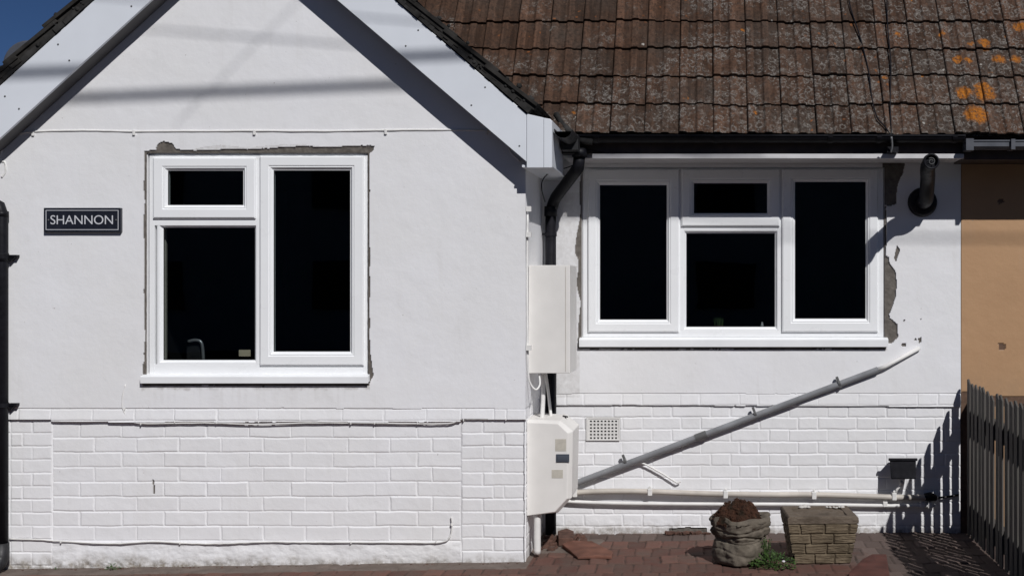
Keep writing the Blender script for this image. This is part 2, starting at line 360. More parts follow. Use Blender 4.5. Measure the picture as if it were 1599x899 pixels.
def poly_patch(U, V, polys, amp=1.5):
    wu = U+fbm(U, V, 26, 41)*amp*1.6+fbm(U, V, 5, 44)*amp*.35; wv = V+fbm(U, V, 22, 47)*amp*1.6+fbm(U, V, 5, 49)*amp*.35; r = np.zeros(U.shape, bool)
    for p in polys: r |= inpoly(wu, wv, p)
    return r
JP = [[80]+[123+66*k for k in range(9)]+[720], [80]+[146+66*k for k in range(9)]+[720]]
def gable_h(U, V, X, Z):
    top = fbm(U, V, 160, 2)*.003+fbm(U, V, 30, 6)*.0008
    hb = brickh(U, V, 275, 660, 23.0, JP, 3)
    hl = brickh(U, V, 275, 655, 20.7, [[15,49,80],[15,34,80]], 5); hr = brickh(U, V, 275, 655, 20.5, [[720,754,821],[720,770,787,821]], 7)
    pier = (U < 80) | (U > 720); low = np.where(U < 80, hl, np.where(U > 720, hr, hb-.004))
    cu = brickh(U, V, 275, 637.5, 18.5, [[15,29,80,145,211,273,340,403,470,535,600,666,720,772,791,821]]*2, 9)
    led = np.where(pier, 654.5, 658.5)+fbm(U, V, 40, 11)*.8
    h = np.where(V < 637+fbm(U, V, 60, 15)*1.5, top+.006, cu+.001)
    h = h+sst(637, 658, V)*.006*(V < led)
    rough = fbm(U, V, 22, 25)*.006+fbm(U, V*2.5, 40, 28)*.004
    k = sst(843, 850, V)*(~pier); low = low*(1-k)+(rough+.002)*k
    low = low+sst(868, 884, V)*fbm(U, V, 10, 31)*.006
    h = np.where(V < led, h, low-.011)
    # vertical step between pier and panel
    raw_or_shade = poly_patch(U, V, [
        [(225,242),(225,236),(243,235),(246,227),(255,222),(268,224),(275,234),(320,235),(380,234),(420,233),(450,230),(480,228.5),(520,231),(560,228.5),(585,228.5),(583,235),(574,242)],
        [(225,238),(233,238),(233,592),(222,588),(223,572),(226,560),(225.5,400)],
        [(570,240),(577,240),(577.5,420),(578,552),(583,585),(575,603),(570,603)], [(223,596),(576,596),(577,602.5),(224,601.5)],  # last polygon: mortar-coloured strip that deepens the sill's cast shadow
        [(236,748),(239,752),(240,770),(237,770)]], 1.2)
    raw_or_shade2 = raw_or_shade
    h = np.where(raw_or_shade2, h-.008+fbm(U, V, 8, 52)*.003, h)
    stop = poly_patch(U, V, [[(300,232),(345,227),(380,231),(420,228),(470,225),(520,229),(562,227),(562,234),(300,236)]], 1.2) & ~raw_or_shade2
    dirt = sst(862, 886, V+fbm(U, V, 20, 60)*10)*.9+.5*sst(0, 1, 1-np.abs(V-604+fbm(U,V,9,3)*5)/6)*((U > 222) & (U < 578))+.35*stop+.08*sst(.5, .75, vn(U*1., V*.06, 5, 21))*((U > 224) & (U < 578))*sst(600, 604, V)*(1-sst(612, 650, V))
    return h, {'raw_or_shade': raw_or_shade2.astype(float), 'dirt': np.clip(dirt, 0, 1)}
LSLOPE = lambda u: 133.4-.909*u; RSLOPE = lambda u: .863*(u-617)
GW = (229, 575, 239, 597)     # gable window opening px
us = np.concatenate([np.arange(-150, -6, 6), np.arange(-6, 821.1, 1.32), [821]]); vs = np.concatenate([np.arange(-190, 0, 3), np.arange(0, 634, 1.55), np.arange(634, 900, 1.12)])
house = empty('bungalow', (-1.0145, YG, 0), 'white painted bungalow with gable bay, two white windows and brown tiled roof', 'house')
mb = relief(us, vs, YG, 275, gable_h, lambda u, v: (v > RSLOPE(u)+25) & (v > LSLOPE(u)+25) & ~((u > GW[0]) & (u < GW[1]) & (v > GW[2]) & (v < GW[3])))
def reveal(mb, g, Y, s, t=.09):
    x0, x1, z0, z1 = (g[0]-CX)/s, (g[1]-CX)/s, H-(g[3]-CY)/s, H-(g[2]-CY)/s; a, b = Y+.012, Y+.24
    mb.box(x0-t, x0+.001, a, b, z0-t, z1+t); mb.box(x1-.001, x1+t, a, b, z0-t, z1+t)
    mb.box(x0, x1, a, b, z1-.001, z1+t); mb.box(x0, x1, a, b, z0-t, z0+.001)
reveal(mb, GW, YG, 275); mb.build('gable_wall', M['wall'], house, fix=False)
# return wall between gable corner and recessed wall
XC = (821-CX)/275
def return_wall():
    ys = np.arange(YG-.004, YR+.02, .006); zs = np.arange(-.05, 2.55, .006); Yg, Zg = np.meshgrid(ys, zs)
    U = (Yg-YG)*275; V = CY-(Zg-H)*275
    hb = brickh(U, V, 275, 655, 20.5, [[0,28,90,120,182,215],[0,60,90,150,182,215]], 13)
    h = np.where(V < 637, fbm(U, V, 60, 2)*.002+.006, hb-.003); ny, nx = U.shape; idx = np.arange(nx*ny).reshape(ny, nx)
    f = np.stack([idx[:-1,:-1], idx[:-1,1:], idx[1:,1:], idx[1:,:-1]], -1).reshape(-1, 4)
    mb = MB(); mb.v = np.stack([XC-.006+h, Yg, Zg], -1).reshape(-1, 3).tolist(); mb.f = f.tolist(); mb.m = [0]*len(mb.f)
    mb.attr = {'dirt': (sst(850, 900, V)*.9).ravel(), 'raw_or_shade': np.zeros(U.size)}
    mb.box(XC-.25, XC-.03, YG+.02, YR, -.05, 2.5)
    mb.build('return_wall', M['wall'], house, fix=False)
return_wall()
mb = MB(); mb.box(-4.55, -4.35, YG+.03, YG+6, -.1, 2.35); mb.build('side_wall', M['wall'], house)
def fl(a, b, off):   # flemish joints
    r = []; x = a
    while x < b: r += [x, x+31.2]; x += 91.4
    return r
FJ = [fl(926.8-91.4*2, 1620, 0), fl(972-91.4*2, 1620, 0)]
AB = (916, 968, 651, 687)
def recess_h(U, V, X, Z):
    hb = brickh(U, V, 248, 632, 18.9, FJ, 17); cu = brickh(U, V, 248, 613.5, 18.5, [[864,884,912,972,1003,1063,1093,1155,1184,1246,1277,1340,1371,1433,1464,1530]]*2, 19)
    led = 632+fbm(U, V, 50, 11)*1.2+(U-870)*.004
    top = fbm(U, V, 140, 22)*.003+fbm(U, V, 25, 26)*.0008+.006
    h = np.where(V < 614+fbm(U, V, 60, 15)*1.2, top, cu*.8+.0015); h = h+sst(612, 634, V)*.005*(V < led)
    h = np.where(V < led, h, hb-.009)
    h = h+sst(800, 830, V)*fbm(U, V, 9, 31)*.004
    raw_or_shade = poly_patch(U, V, [
        [(1378,252),(1413,254),(1409,272),(1401,290),(1400,318),(1390,322),(1378,320)],
        [(1378,322),(1384,322),(1384,400),(1388,402),(1389,412),(1398,424),(1400,440),(1399,462),(1394,478),(1388,490),(1389,496),(1400,505),(1401,525),(1392,536),(1378,538)],
        [(905,540),(1384,540),(1384,545.5),(905,545)], [(912,262),(906,275),(906,330),(898,395),(903,405),(901,440),(906,470),(903,530),(903,545),(912,545)],  # first polygon: dark strip painting in the shadow under the sill
        [(1400,385),(1405,392),(1400,410),(1397,405)], [(1433,528),(1438,527),(1438,534),(1434,536)], [(1424,530),(1430,529),(1431,533)], [(1407,537),(1414,535),(1414,540),(1408,541)],
        [(1435,497),(1438,497),(1438,500)], [(1410,498),(1414,500),(1411,502)], [(1045,824),(1103,824),(1103,832),(1045,832)]], 1.1)
    h = np.where(raw_or_shade, h-.009+fbm(U, V, 8, 52)*.003, h)
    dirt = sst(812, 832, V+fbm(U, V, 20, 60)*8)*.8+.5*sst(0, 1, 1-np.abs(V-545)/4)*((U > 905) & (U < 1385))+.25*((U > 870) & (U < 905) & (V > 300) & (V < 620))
    return h, {'raw_or_shade': raw_or_shade.astype(float), 'dirt': np.clip(dirt, 0, 1)}
RW = (909, 1381, 262, 541)
us = np.arange(846, 1500.6, 1.2); vs = np.concatenate([np.arange(180, 610, 1.6), np.arange(610, 850, 1.05)])
mb = relief(us, vs, YR, 248, recess_h, lambda u, v: ~((u > RW[0]) & (u < RW[1]) & (v > RW[2]) & (v < RW[3])) & ~((u > AB[0]) & (u < AB[1]) & (v > AB[2]) & (v < AB[3])))
reveal(mb, RW, YR, 248); mb.build('recessed_wall', M['wall'], house, fix=False)
# air brick
def airbrick():
    us = np.arange(AB[0]-.5, AB[1]+.6, .4); vs = np.arange(AB[2]-.5, AB[3]+.6, .4)
    def hf(U, V, X, Z):
        fu = (U-920)/5.6; fv = (V-655)/5.2; inb = (U > 919) & (U < 966) & (V > 653.5) & (V < 684.5)
        du = np.abs(fu-np.floor(fu)-.5); dv = np.abs(fv-np.floor(fv)-.5); hole = inb & (np.maximum(du, dv) < .24)
        h = np.where(inb, .001, .004); h = np.where(hole, -.03, h); return h, {'raw_or_shade': hole.astype(float), 'dirt': hole*1.}  # hole mask colours the recesses near-black, painting in their inner shade
    relief(us, vs, YR, 248, hf, lambda u, v: u > 0).build('air_brick', M['vent'], house, fix=False)
a = N('air_brick_paint'); M['vent'] = a.fin(a.mix(a.attr('raw_or_shade'), (.7,.69,.67), (.03,.028,.025)), .7)
airbrick()
# ------------------------------------------------------------------ windows
def rect(u0, v0, u1, v1, Y): return (PX(u0,Y), PX(u1,Y), PZ(v1,Y), PZ(v0,Y))
def window(Y, setback, outer, bars, sashes, fixed, sill, desc):
    yf = Y+setback; mb = MB(); Yq = Y                      # frame front face
    o = rect(*outer, Yq)
    for b in bars:
        r = rect(*b, Yq); mb.box(r[0], r[1], yf, yf+.065, r[2], r[3])
    wdw = mb.build('window', M['pvc'], house, bevel=.0018)
    wdw['label'] = desc
    for so_, gl in sashes:
        a = rect(*so_, Yq); b = rect(*gl, Yq); s = MB(); yy = yf-.016
        s.ring(a, b, [(0, yf+.03), (0, yy+.006), (.05, yy+.0045), (.09, yy), (.66, yy), (.70, yy+.004), (.76, yy+.005), (.80, yy+.003), (.97, yy+.017), (1, yy+.017), (1, yf+.03), (0, yf+.03)])
        s.build('sash', M['pvc'], wdw)
        g = MB(); g.box(b[0]-.002, b[1]+.002, yy+.022, yy+.026, b[2]-.002, b[3]+.002); g.build('pane', M['glass'], wdw)
        k = MB(); k.ring(b, (b[0]+.004, b[1]-.004, b[2]+.004, b[3]-.004), [(0, yy+.0215), (0, yy+.018), (1, yy+.0195), (1, yy+.0215), (0, yy+.0215)]); k.build('gasket', M['seal'], wdw)
    for a_, gl in fixed:
        a = rect(*a_, Yq); b = rect(*gl, Yq); s = MB(); yy = yf
        s.ring(a, b, [(0, yf+.03), (0, yy+.003), (.2, yy+.001), (.5, yy+.001), (.9, yy+.016), (1, yy+.017), (1, yf+.03), (0, yf+.03)])
        s.build('glazing_bead', M['pvc'], wdw)
        g = MB(); g.box(b[0]-.002, b[1]+.002, yy+.022, yy+.026, b[2]-.002, b[3]+.002); g.build('pane', M['glass'], wdw)
        k = MB(); k.ring(b, (b[0]+.004, b[1]-.004, b[2]+.004, b[3]-.004), [(0, yy+.0215), (0, yy+.018), (1, yy+.0195), (1, yy+.0215), (0, yy+.0215)]); k.build('gasket', M['seal'], wdw)
    r = rect(*sill, Yq); s = MB(); x0, x1, z0, z1 = r; f = Y-.034
    prof = [(yf+.06, z1+.001), (yf-.002, z1+.001), (f+.004, z1-.010), (f, z1-.014), (f, z0), (f+.006, z0), (f+.006, z0+.008), (yf+.06, z0+.008)]
    n = len(prof); vs = [(x0, y, z) for y, z in prof]+[(x1, y, z) for y, z in prof]
    s.add(vs, [tuple(range(n)), tuple(range(2*n-1, n-1, -1))]+[(i, (i+1)%n, (i+1)%n+n, i+n) for i in range(n)])
    s.build('sill', M['sill'], wdw, bevel=.001)
    return wdw
window(YG, .018, (231,240,572,583),
    [(231,240,239,584), (566,240,572.5,584), (239,240,566,248), (239,569,566,584), (398,248,405,569), (239,339,398,352)],
    [((238,246,398,341),(260,266,378,320)), ((405,243.5,567.5,570.5),(425.5,265.5,545.5,549))],
    [((242.5,347,400.5,570),(251,355,395,562.5))],
    (223,583.5,577.5,597.5), 'white window in the gable bay with three panes')
window(YR, .010, (910,262,1380,527),
    [(910,262,919,526), (1370,262,1380,526), (919,262,1370,268), (919,516,1370,526), (1058,268,1067,516), (1214,268,1223,516), (1067,350,1214,359)],
    [((918,264,1060.5,518.5),(936.5,289,1041,499)), ((1064,264,1217.5,353.5),(1083.5,286,1198,333)), ((1221,264,1371,518.5),(1241.5,284,1352,497.5))],
    [((1064.5,357,1217,518),(1071.5,364,1210.5,510.5))],
    (905,526.5,1386,541), 'white window in the recessed wall with four panes')
# dark rooms behind the windows
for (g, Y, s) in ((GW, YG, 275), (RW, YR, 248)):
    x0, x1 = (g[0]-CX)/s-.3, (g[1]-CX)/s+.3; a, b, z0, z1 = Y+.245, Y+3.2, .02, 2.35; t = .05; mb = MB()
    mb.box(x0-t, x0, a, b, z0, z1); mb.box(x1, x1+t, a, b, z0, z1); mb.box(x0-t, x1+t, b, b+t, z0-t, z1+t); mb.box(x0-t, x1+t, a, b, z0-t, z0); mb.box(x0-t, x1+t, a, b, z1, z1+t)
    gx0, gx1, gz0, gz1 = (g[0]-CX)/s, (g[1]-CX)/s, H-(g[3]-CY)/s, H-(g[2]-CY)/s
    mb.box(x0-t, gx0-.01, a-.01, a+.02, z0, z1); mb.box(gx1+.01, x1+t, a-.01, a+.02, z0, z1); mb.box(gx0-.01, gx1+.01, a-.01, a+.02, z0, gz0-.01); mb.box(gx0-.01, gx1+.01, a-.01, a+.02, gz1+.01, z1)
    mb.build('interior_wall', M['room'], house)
# ------------------------------------------------------------------ gable roof edge: bargeboards, soffits, verge tiles
DB = .14; YB = YG-DB
def LB(px, py, d=DB): return ((px-CX)*(YG-d)/F, H-(py-CY)*(YG-d)/F)
rb_low = [(377.5, -128), (822, 252)]
mb = MB()
A = LB(376.5,-207); B = LB(822,178); C = LB(822,262); C0 = LB(822,252.5); D = LB(376.5,-127.5)
mb.prism([D, C0, B, A], YB, YB+.02); rbd = mb.build('bargeboard', M['board'], house, bevel=.0015)
mb = MB(); mb.prism([LB(376.2,-127.5), LB(376.2,-207), LB(-160,133.4+.909*160), LB(-160,217+.903*160)], YB+.001, YB+.021); lbd = mb.build('bargeboard', M['board'], house, bevel=.0015)
# box end
mb = MB()
mb.prism([LB(822.6,262), LB(849,262), LB(849,184), LB(822.6,178)], YB-.004, YB+.020)
mb.prism([LB(849.4,262), LB(862,262), LB(862,189), LB(859,186), LB(849.4,184.5)], YB-.008, YB+.020)
xe0, ze0 = LB(822.6,262); xe1, ze1 = LB(862,187)
mb.box(XC-.004, xe1-.002, YB+.021, YR-.01, ze0+.004, ze0+.018)            # side soffit
mb.box(xe1-.018, xe1, YB+.021, YR-.34, ze0+.006, ze1-.003)              # side fascia
mb.build('box_end', M['board'], house, bevel=.002)
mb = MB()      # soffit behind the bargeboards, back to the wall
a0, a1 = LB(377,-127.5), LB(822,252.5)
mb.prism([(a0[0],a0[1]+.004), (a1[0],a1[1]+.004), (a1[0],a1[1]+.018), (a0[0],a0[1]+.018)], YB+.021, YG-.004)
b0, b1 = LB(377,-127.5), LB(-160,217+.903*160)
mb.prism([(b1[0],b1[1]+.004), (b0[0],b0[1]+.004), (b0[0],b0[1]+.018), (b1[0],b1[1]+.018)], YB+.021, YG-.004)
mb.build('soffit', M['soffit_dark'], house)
# screws on the boards
def screws(pts, par):
    for (px, py) in pts:
        mb = MB(); q = P(px, py, YB-.001); mb.lathe((q.x, YB, q.z), [(0,.0035),(.0035,.003),(.0055,0)], 8, 'y'); mb.build('screw_cap', M['grey_clip'], par)
screws([(653,47.5),(633.5,72),(757.5,136.5),(736,164.5),(811,228),(843.5,205),(842.5,229)], rbd)
screws([(205,10),(90.5,69.5),(108,94.5),(7.5,150.5),(29.5,170)], lbd)
# gable roof: bedding mortar + courses of tiles running down each slope
def slope_tiles(pts, sign):
    mo = MB(); ti = MB(); tint = []
    P0, P1 = [Vector((p[0], 0, p[1])) for p in (LB(*pts[0]), LB(*pts[1]))]
    d = (P1-P0); L = d.length; d.normalize(); n = Vector((-d.z, 0, d.x)); n = n if n.z > 0 else -n
    # mortar bed with a ragged front edge
    k = int(L/.035)
    for i in range(k):
        a = P0+d*(i*L/k); b = P0+d*((i+1)*L/k+.002); t = .030+random.uniform(-.004,.008); yf = YB-.004-random.uniform(0,.01)
        q = [a+n*.001, b+n*.001, b+n*t, a+n*t]; mo.prism([(v.x, v.z) for v in q], yf, YB+.9)
    g = .30; c = int(L/g)+1
    for i in range(c):
        s0 = L-(i+1)*g; s1 = s0+g+.03; s1 = min(s1, L+.015); s0 = max(s0-.05, -.02)
        lift = random.uniform(0, .012)
        for (t0, t1, ins) in ((.030, .052, .012), (.054, .074, 0)):
            a = P0+d*s0; b = P0+d*s1
            q = [a+n*(t0-.016), b+n*(t0+lift), b+n*(t1+lift), a+n*(t1-.012)]
            ti.prism([(v.x, v.z) for v in q], YB-.02+ins+random.uniform(-.006,.006), 10.5)
    # small irregular lumps of moss and mortar
    for i in range(int(L*22)):
        s = random.uniform(0, L); c0 = P0+d*s+n*random.uniform(.01,.085); r = random.uniform(.006,.018)
        mo.lathe((c0.x, YB-.012, c0.z), [(0,r*.5),(r*.6,r*.3),(r,-r*.2)], 6, 'y')
    return mo, ti
mo, ti = slope_tiles([(376,-208),(824,177)], 1)
mo.build('verge_mortar', M['mortar'], house); ti.build('gable_roof', M['verge'], house, bevel=.003)
mo, ti = slope_tiles([(376,-208),(-160,279)], -1)
# rounded bonnet tile near the left edge
hb = MB(); c = P(36, 99, YB); vs = []; seg = 16; ax = .135
for yy in (YB+.035, YB+.5):
    for i in range(seg+1):
        a = math.pi*i/seg; vs.append((c.x+ax*1.02*math.cos(a), yy, c.z-.01+ax*1.08*math.sin(a)))
nn = seg+1; hb.add(vs, [tuple(range(nn)), tuple(range(2*nn-1, nn-1, -1))]+[(i, (i+1)%nn, (i+1)%nn+nn, i+nn) for i in range(nn)])
mo.build('verge_mortar', M['mortar'], house); ti.build('gable_roof', M['verge'], house, bevel=.003); hb.build('bonnet_tile', M['gutter_grey'], house, bevel=.01)
# ------------------------------------------------------------------ main roof
TW, TG = .2065, .232
PROF = [(0,.003),(.004,.011),(.009,.014),(.040,.013),(.048,.005),(.054,.002),(.072,.0025),(.094,.002),(.100,.005),(.106,.011),(.112,.0135),(.142,.013),(.150,.005),(.156,.002),(.176,.003),(.196,.001),(.2035,.001)]
dS = Vector((0, math.cos(TH), math.sin(TH))); nS = Vector((0, -math.sin(TH), math.cos(TH)))
def main_roof(c0, c1, parent, x_origin):
    mb = MB(); tint = []; roll = []; org = Vector((0, RY0, RZ0))
    for r in range(0, 17):
        for c in range(c0, c1):
            rx = x_origin+c*TW+random.uniform(-.0015,.0015); v0 = r*TG+random.uniform(-.005,.005)+.007*math.sin(c*.55+r*1.7)+.004*math.sin(c*1.9+r*3.1); jn = random.uniform(-.003,.005); sk = random.uniform(-.006,.006); k = len(PROF)
            tl = random.uniform(-.002,.003); tv = random.random(); L = TG+.045; vs = []
            stations = [(0, .0), (.5, .0), (1, 0)]
            for (vv, nn, th) in ((v0, .020+jn, 0), (v0+L*.5, .012+jn*.5, 0), (v0+L, .002, 0)):
                for (x, h) in PROF: vs.append(org+Vector((rx+x, 0, 0))+dS*(vv+sk*x/TW)+nS*(nn+h*(1 if vv < v0+L*.9 else .9)+tl*x/TW))
            for (x, h) in PROF: vs.append(org+Vector((rx+x, 0, 0))+dS*(v0+.001+sk*x/TW)+nS*(.005+jn+h*.95+tl*x/TW))   # tail underside
            for (x, h) in PROF: vs.append(org+Vector((rx+x, 0, 0))+dS*(v0+.06)+nS*(.010+h*.5))
            fs = []
            for a in (0, 1): fs += [(a*k+i, a*k+i+1, (a+1)*k+i+1, (a+1)*k+i) for i in range(k-1)]
            fs += [(3*k+i, 3*k+i+1, i+1, i) for i in range(k-1)]; fs += [(4*k+i, 4*k+i+1, 3*k+i+1, 3*k+i) for i in range(k-1)]
            fs += [(3*k, 0, k, 4*k), (4*k-1, 5*k-1, 2*k-1, k-1)]
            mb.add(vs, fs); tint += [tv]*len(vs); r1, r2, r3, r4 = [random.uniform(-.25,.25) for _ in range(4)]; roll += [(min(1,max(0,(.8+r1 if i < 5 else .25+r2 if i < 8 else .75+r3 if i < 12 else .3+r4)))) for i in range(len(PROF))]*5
    xa, xb = x_origin+c0*TW, x_origin+c1*TW
    p = [org+nS*-.004+dS*-.0, org+nS*-.004+dS*17.1*TG]; b = len(mb.v)
    mb.add([(xa,*p[0][1:]), (xb,*p[0][1:]), (xb,*p[1][1:]), (xa,*p[1][1:]), ], [(0,1,2,3)]); tint += [0]*4; roll += [0]*4
    mb.attr = {'tint': np.array(tint)}
    mb.attr['roll'] = np.array(roll); return mb.build('roof', M['tile'], parent, fix=False)
XO = PX(898.5, RY0)
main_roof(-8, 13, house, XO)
# fascia, soffit, gutter of the recessed part
YF = YR-.33; XS = PX(1505, YF)
mb = MB(); mb.box(xe1+.004, XS, YF, YF+.02, 2.371, 2.50); mb.build('fascia', M['brown_paint'], house, bevel=.002)
mb = MB(); mb.box(PX(925,YF), XS-.002, YF-.016, YF+.02, 2.341, 2.369); mb.box(xe1+.004, XS, YF+.022, YR-.012, 2.346, 2.362); mb.build('eaves_board', M['soffit'], house, bevel=.002)
def gutter(x0, x1, mat, parent, zc=2.472, r=.045, square=False):
    yc = YF-.006-r; mb = MB(); n = 14; vs = []; 
    prof = [(yc-r*math.cos(math.pi*i/n), zc-r*.92*math.sin(math.pi*i/n)) for i in range(n+1)]
    if square: prof = [(yc-r, zc), (yc-r, zc-.035), (yc-r+.015, zc-.05), (yc+r-.012, zc-.05), (yc+r, zc-.04), (yc+r, zc)]
    prof = [(prof[0][0]-.005, zc-.006), (prof[0][0]-.005, zc+.002)]+prof
    inner = [(y+(yc-y)*.06, z+.0035) for y, z in prof[2:]][::-1]; pr = prof+inner; k = len(pr)
    for x in (x0, x1): vs += [(x, y, z) for y, z in pr]
    mb.add(vs, [(i, (i+1)%k, (i+1)%k+k, i+k) for i in range(k)]+[tuple(range(k)), tuple(range(2*k-1, k-1, -1))])
    return mb, yc
mb, yc = gutter(PX(893, YF-.05), XS-.01, None, None)
def brk(mb, x, r=.045, zc=2.472, w=.014):
    n = 10; vs = []
    for xx in (x-w, x+w):
        for rr in (r+.001, r+.006):
            vs += [(xx, yc-rr*math.cos(math.pi*i/n), zc+.002-rr*.94*math.sin(math.pi*i/n)) for i in range(n+1)]
    k = n+1; fs = []
    for i in range(n): fs += [(i, i+1, k+i+1, k+i), (2*k+i, 3*k+i, 3*k+i+1, 2*k+i+1), (k+i, k+i+1, 3*k+i+1, 3*k+i)]
    fs += [(0, k, 3*k, 2*k), (n, 2*k+n, 3*k+n, k+n)]
    mb.add(vs, fs)
for px in (932, 1118, 1296, 1372, 1490): brk(mb, PX(px, YF-.06))
mb.box(PX(1383,YF), PX(1400,YF), YF-.075, YF-.003, 2.372, 2.405)           # bracket block hanging below
gt = mb.build('gutter', M['black'], house)
# gable side gutter, running back
mb = MB(); xg = xe1+.058; vs = []; n = 12; pr = [(xg-.052*math.cos(math.pi*i/n), 2.452-.05*math.sin(math.pi*i/n)) for i in range(n+1)]; pr = pr+[(xg+(x-xg)*.92, z+.004) for x, z in pr[::-1]]
mb.prism([(x, z) for x, z in pr], YB+.03, YF-.09); mb.prism([(xg-.05,2.37),(xg+.05,2.37),(xg+.05,2.46),(xg-.05,2.46)], YF-.22, YF-.10)
mb.box(xg-.06, PX(900,YF), YF-.11, YF-.012, 2.36, 2.47)
mb.build('gutter', M['blackm'], house, bevel=.003)
# mortar fillet where the lowest tiles meet the valley
mb = MB(); pts = [roofpt(px, py, .03) for px, py in ((868,178),(880,196),(893,210),(906,219),(925,222))]
mb.tube(curve(pts, 4), [.018]*5+[.022]*6+[.02]*6, 8); mb.build('valley_mortar', M['mortar'], house, smooth=True)
# mortared slope to lead valley, dark
# ------------------------------------------------------------------ unseen house across the street, added to darken the pane reflections
M['brick'] = simple('pale_render', (.5,.47,.44), .9, .2, .1, 3)
oh = empty('added_opposite_house', (0, -16, 0), 'unseen pale terrace across the street, added to darken the window panes', 'house')
mb = MB(); mb.box(-22, 26, -24, -16, -.1, 5.2); mb.build('wall', M['brick'], oh)
mb = MB(); vs = [(-22.4,-15.6,5.1),(26.4,-15.6,5.1),(26.4,-20,8.4),(-22.4,-20,8.4),(26.4,-24.4,5.1),(-22.4,-24.4,5.1)]; mb.add(vs, [(0,1,2,3),(3,2,4,5),(0,3,5),(1,4,2),(0,5,4,1)]); mb.build('roof', M['verge'], oh)
for i in range(10):
    for z in (.9, 3.4): mb = MB(); x = -19+i*4.7; mb.box(x, x+1.5, -15.99, -15.9, z, z+1.2); mb.build('window', M['seal'], oh)
# ------------------------------------------------------------------ neighbour
nb = empty('neighbouring_house', (1.62, YR, 0), 'tan painted house adjoining on the right with grey gutter', 'house')
def nb_h(U, V, X, Z):
    h = fbm(U, V, 120, 42)*.003+fbm(U, V, 22, 46)*.001; raw_or_shade = poly_patch(U, V, [[(1558,537),(1565,535),(1571,540),(1568,547),(1560,547)], [(1558,312),(1565,310),(1568,316),(1560,319)], [(1496,612),(1512,612),(1520,900),(1496,900)], [(1520,618),(1700,618),(1700,636),(1520,634)]], 1.)
    return h-.004*raw_or_shade, {'raw_or_shade': raw_or_shade.astype(float), 'dirt': sst(560, 640, V)*.3}
mb = relief(np.arange(1500.9, 1900, 1.8), np.arange(180, 860, 1.8), YR-.004, 248, nb_h, lambda u, v: u > 0); mb.box(1.62, 3.2, YR+.02, YR+.2, -.1, 2.6); mb.build('wall', M['tan'], nb, fix=False)
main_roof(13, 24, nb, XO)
mb = MB(); mb.box(XS+.004, 3.2, YF+.004, YF+.024, 2.335, 2.50); mb.box(XS+.004, 3.2, YF+.024, YR-.012, 2.338, 2.352); mb.build('fascia', M['brown_paint'], nb, bevel=.002)
mb, yc = gutter(XS+.02, 3.2, None, None, zc=2.44, square=True)
for px in (1575,): mb.box(PX(px,YF)-.012, PX(px,YF)+.012, yc-.062, yc+.04, 2.385, 2.447)
mb.box(XS-.01, XS+.035, yc-.062, yc+.04, 2.38, 2.45); mb.build('gutter', M['gutter_grey'], nb)
# ------------------------------------------------------------------ pipes and fixtures
# corner downpipe
t = empty('corner_downpipe', (-.958, YR-.07, 0), 'black downpipe with swan neck in the corner behind the white meter boxes', 'downpipe')
yp = YR-.075
mb = MB(); a = P(905,240,YF-.05); b = P(903,262,YF-.03); c = P(865,312,yp); d = P(860,330,yp)
mb.tube([a, b, Vector(b)*.9+Vector(c)*.1, Vector(b)*.1+Vector(c)*.9, c+Vector((0,0,-.01)), d], .036, 16, cap=True); mb.tube([a+Vector((0,0,.03)), a+Vector((0,0,-.02))], .045, 16); mb.tube([d+Vector((0,0,.03)), d+Vector((0,0,-.03))], .040, 16); mb.build('swan_neck', M['black'], t, smooth=True)
mb = MB(); mb.tube([d, Vector((d.x, yp, .09)), Vector((d.x, yp, .03))], .034, 16); mb.build('pipe', M['black'], t, smooth=True)
mb = MB(); z = PZ(366, yp); mb.box(XC+.004, d.x, yp-.01, yp+.01, z-.006, z+.008); mb.tube([(d.x,yp,z-.012),(d.x,yp,z+.012)], .038, 16); mb.build('bracket', M['black'], t)
# left downpipe
t = empty('left_downpipe', (PX(2.5,YG-.05), YG-.05, 0), 'black downpipe with two brackets at the left edge of the gable wall', 'downpipe')
xl, yl = PX(2.5, YG-.05), YG-.05
mb = MB(); mb.tube([(xl-.09, yl, PZ(318,yl)), (xl-.05, yl, PZ(317,yl)), (xl-.015, yl, PZ(322,yl)), (xl, yl, PZ(335,yl)), (xl, yl, .10)], .034, 18); mb.tube([(xl, yl, PZ(330,yl)),(xl,yl,PZ(338,yl))], .037, 18); mb.tube([(xl, yl, PZ(395,yl)),(xl,yl,PZ(408,yl))], .037, 18); mb.build('pipe', M['black'], t, smooth=True)
mb = MB(); mb.tube([(xl, yl, .13), (xl, yl, .05), (xl-.005, yl-.02, .02), (xl-.01, yl-.07, -.005)], .040, 18); mb.build('shoe', M['blackm'], t, smooth=True)
for py in (400, 632):
    z = PZ(py, yl); mb = MB(); mb.tube([(xl,yl,z-.012),(xl,yl,z+.012)], .0385, 18); mb.box(xl+.03, xl+.078, yl+.010, yl+.042, z-.004, z+.008); mb.prism([(xl+.034,z-.030),(xl+.042,z-.030),(xl+.066,z-.004),(xl+.034,z-.004)], yl+.015, yl+.040); mb.build('bracket', M['black'], t)
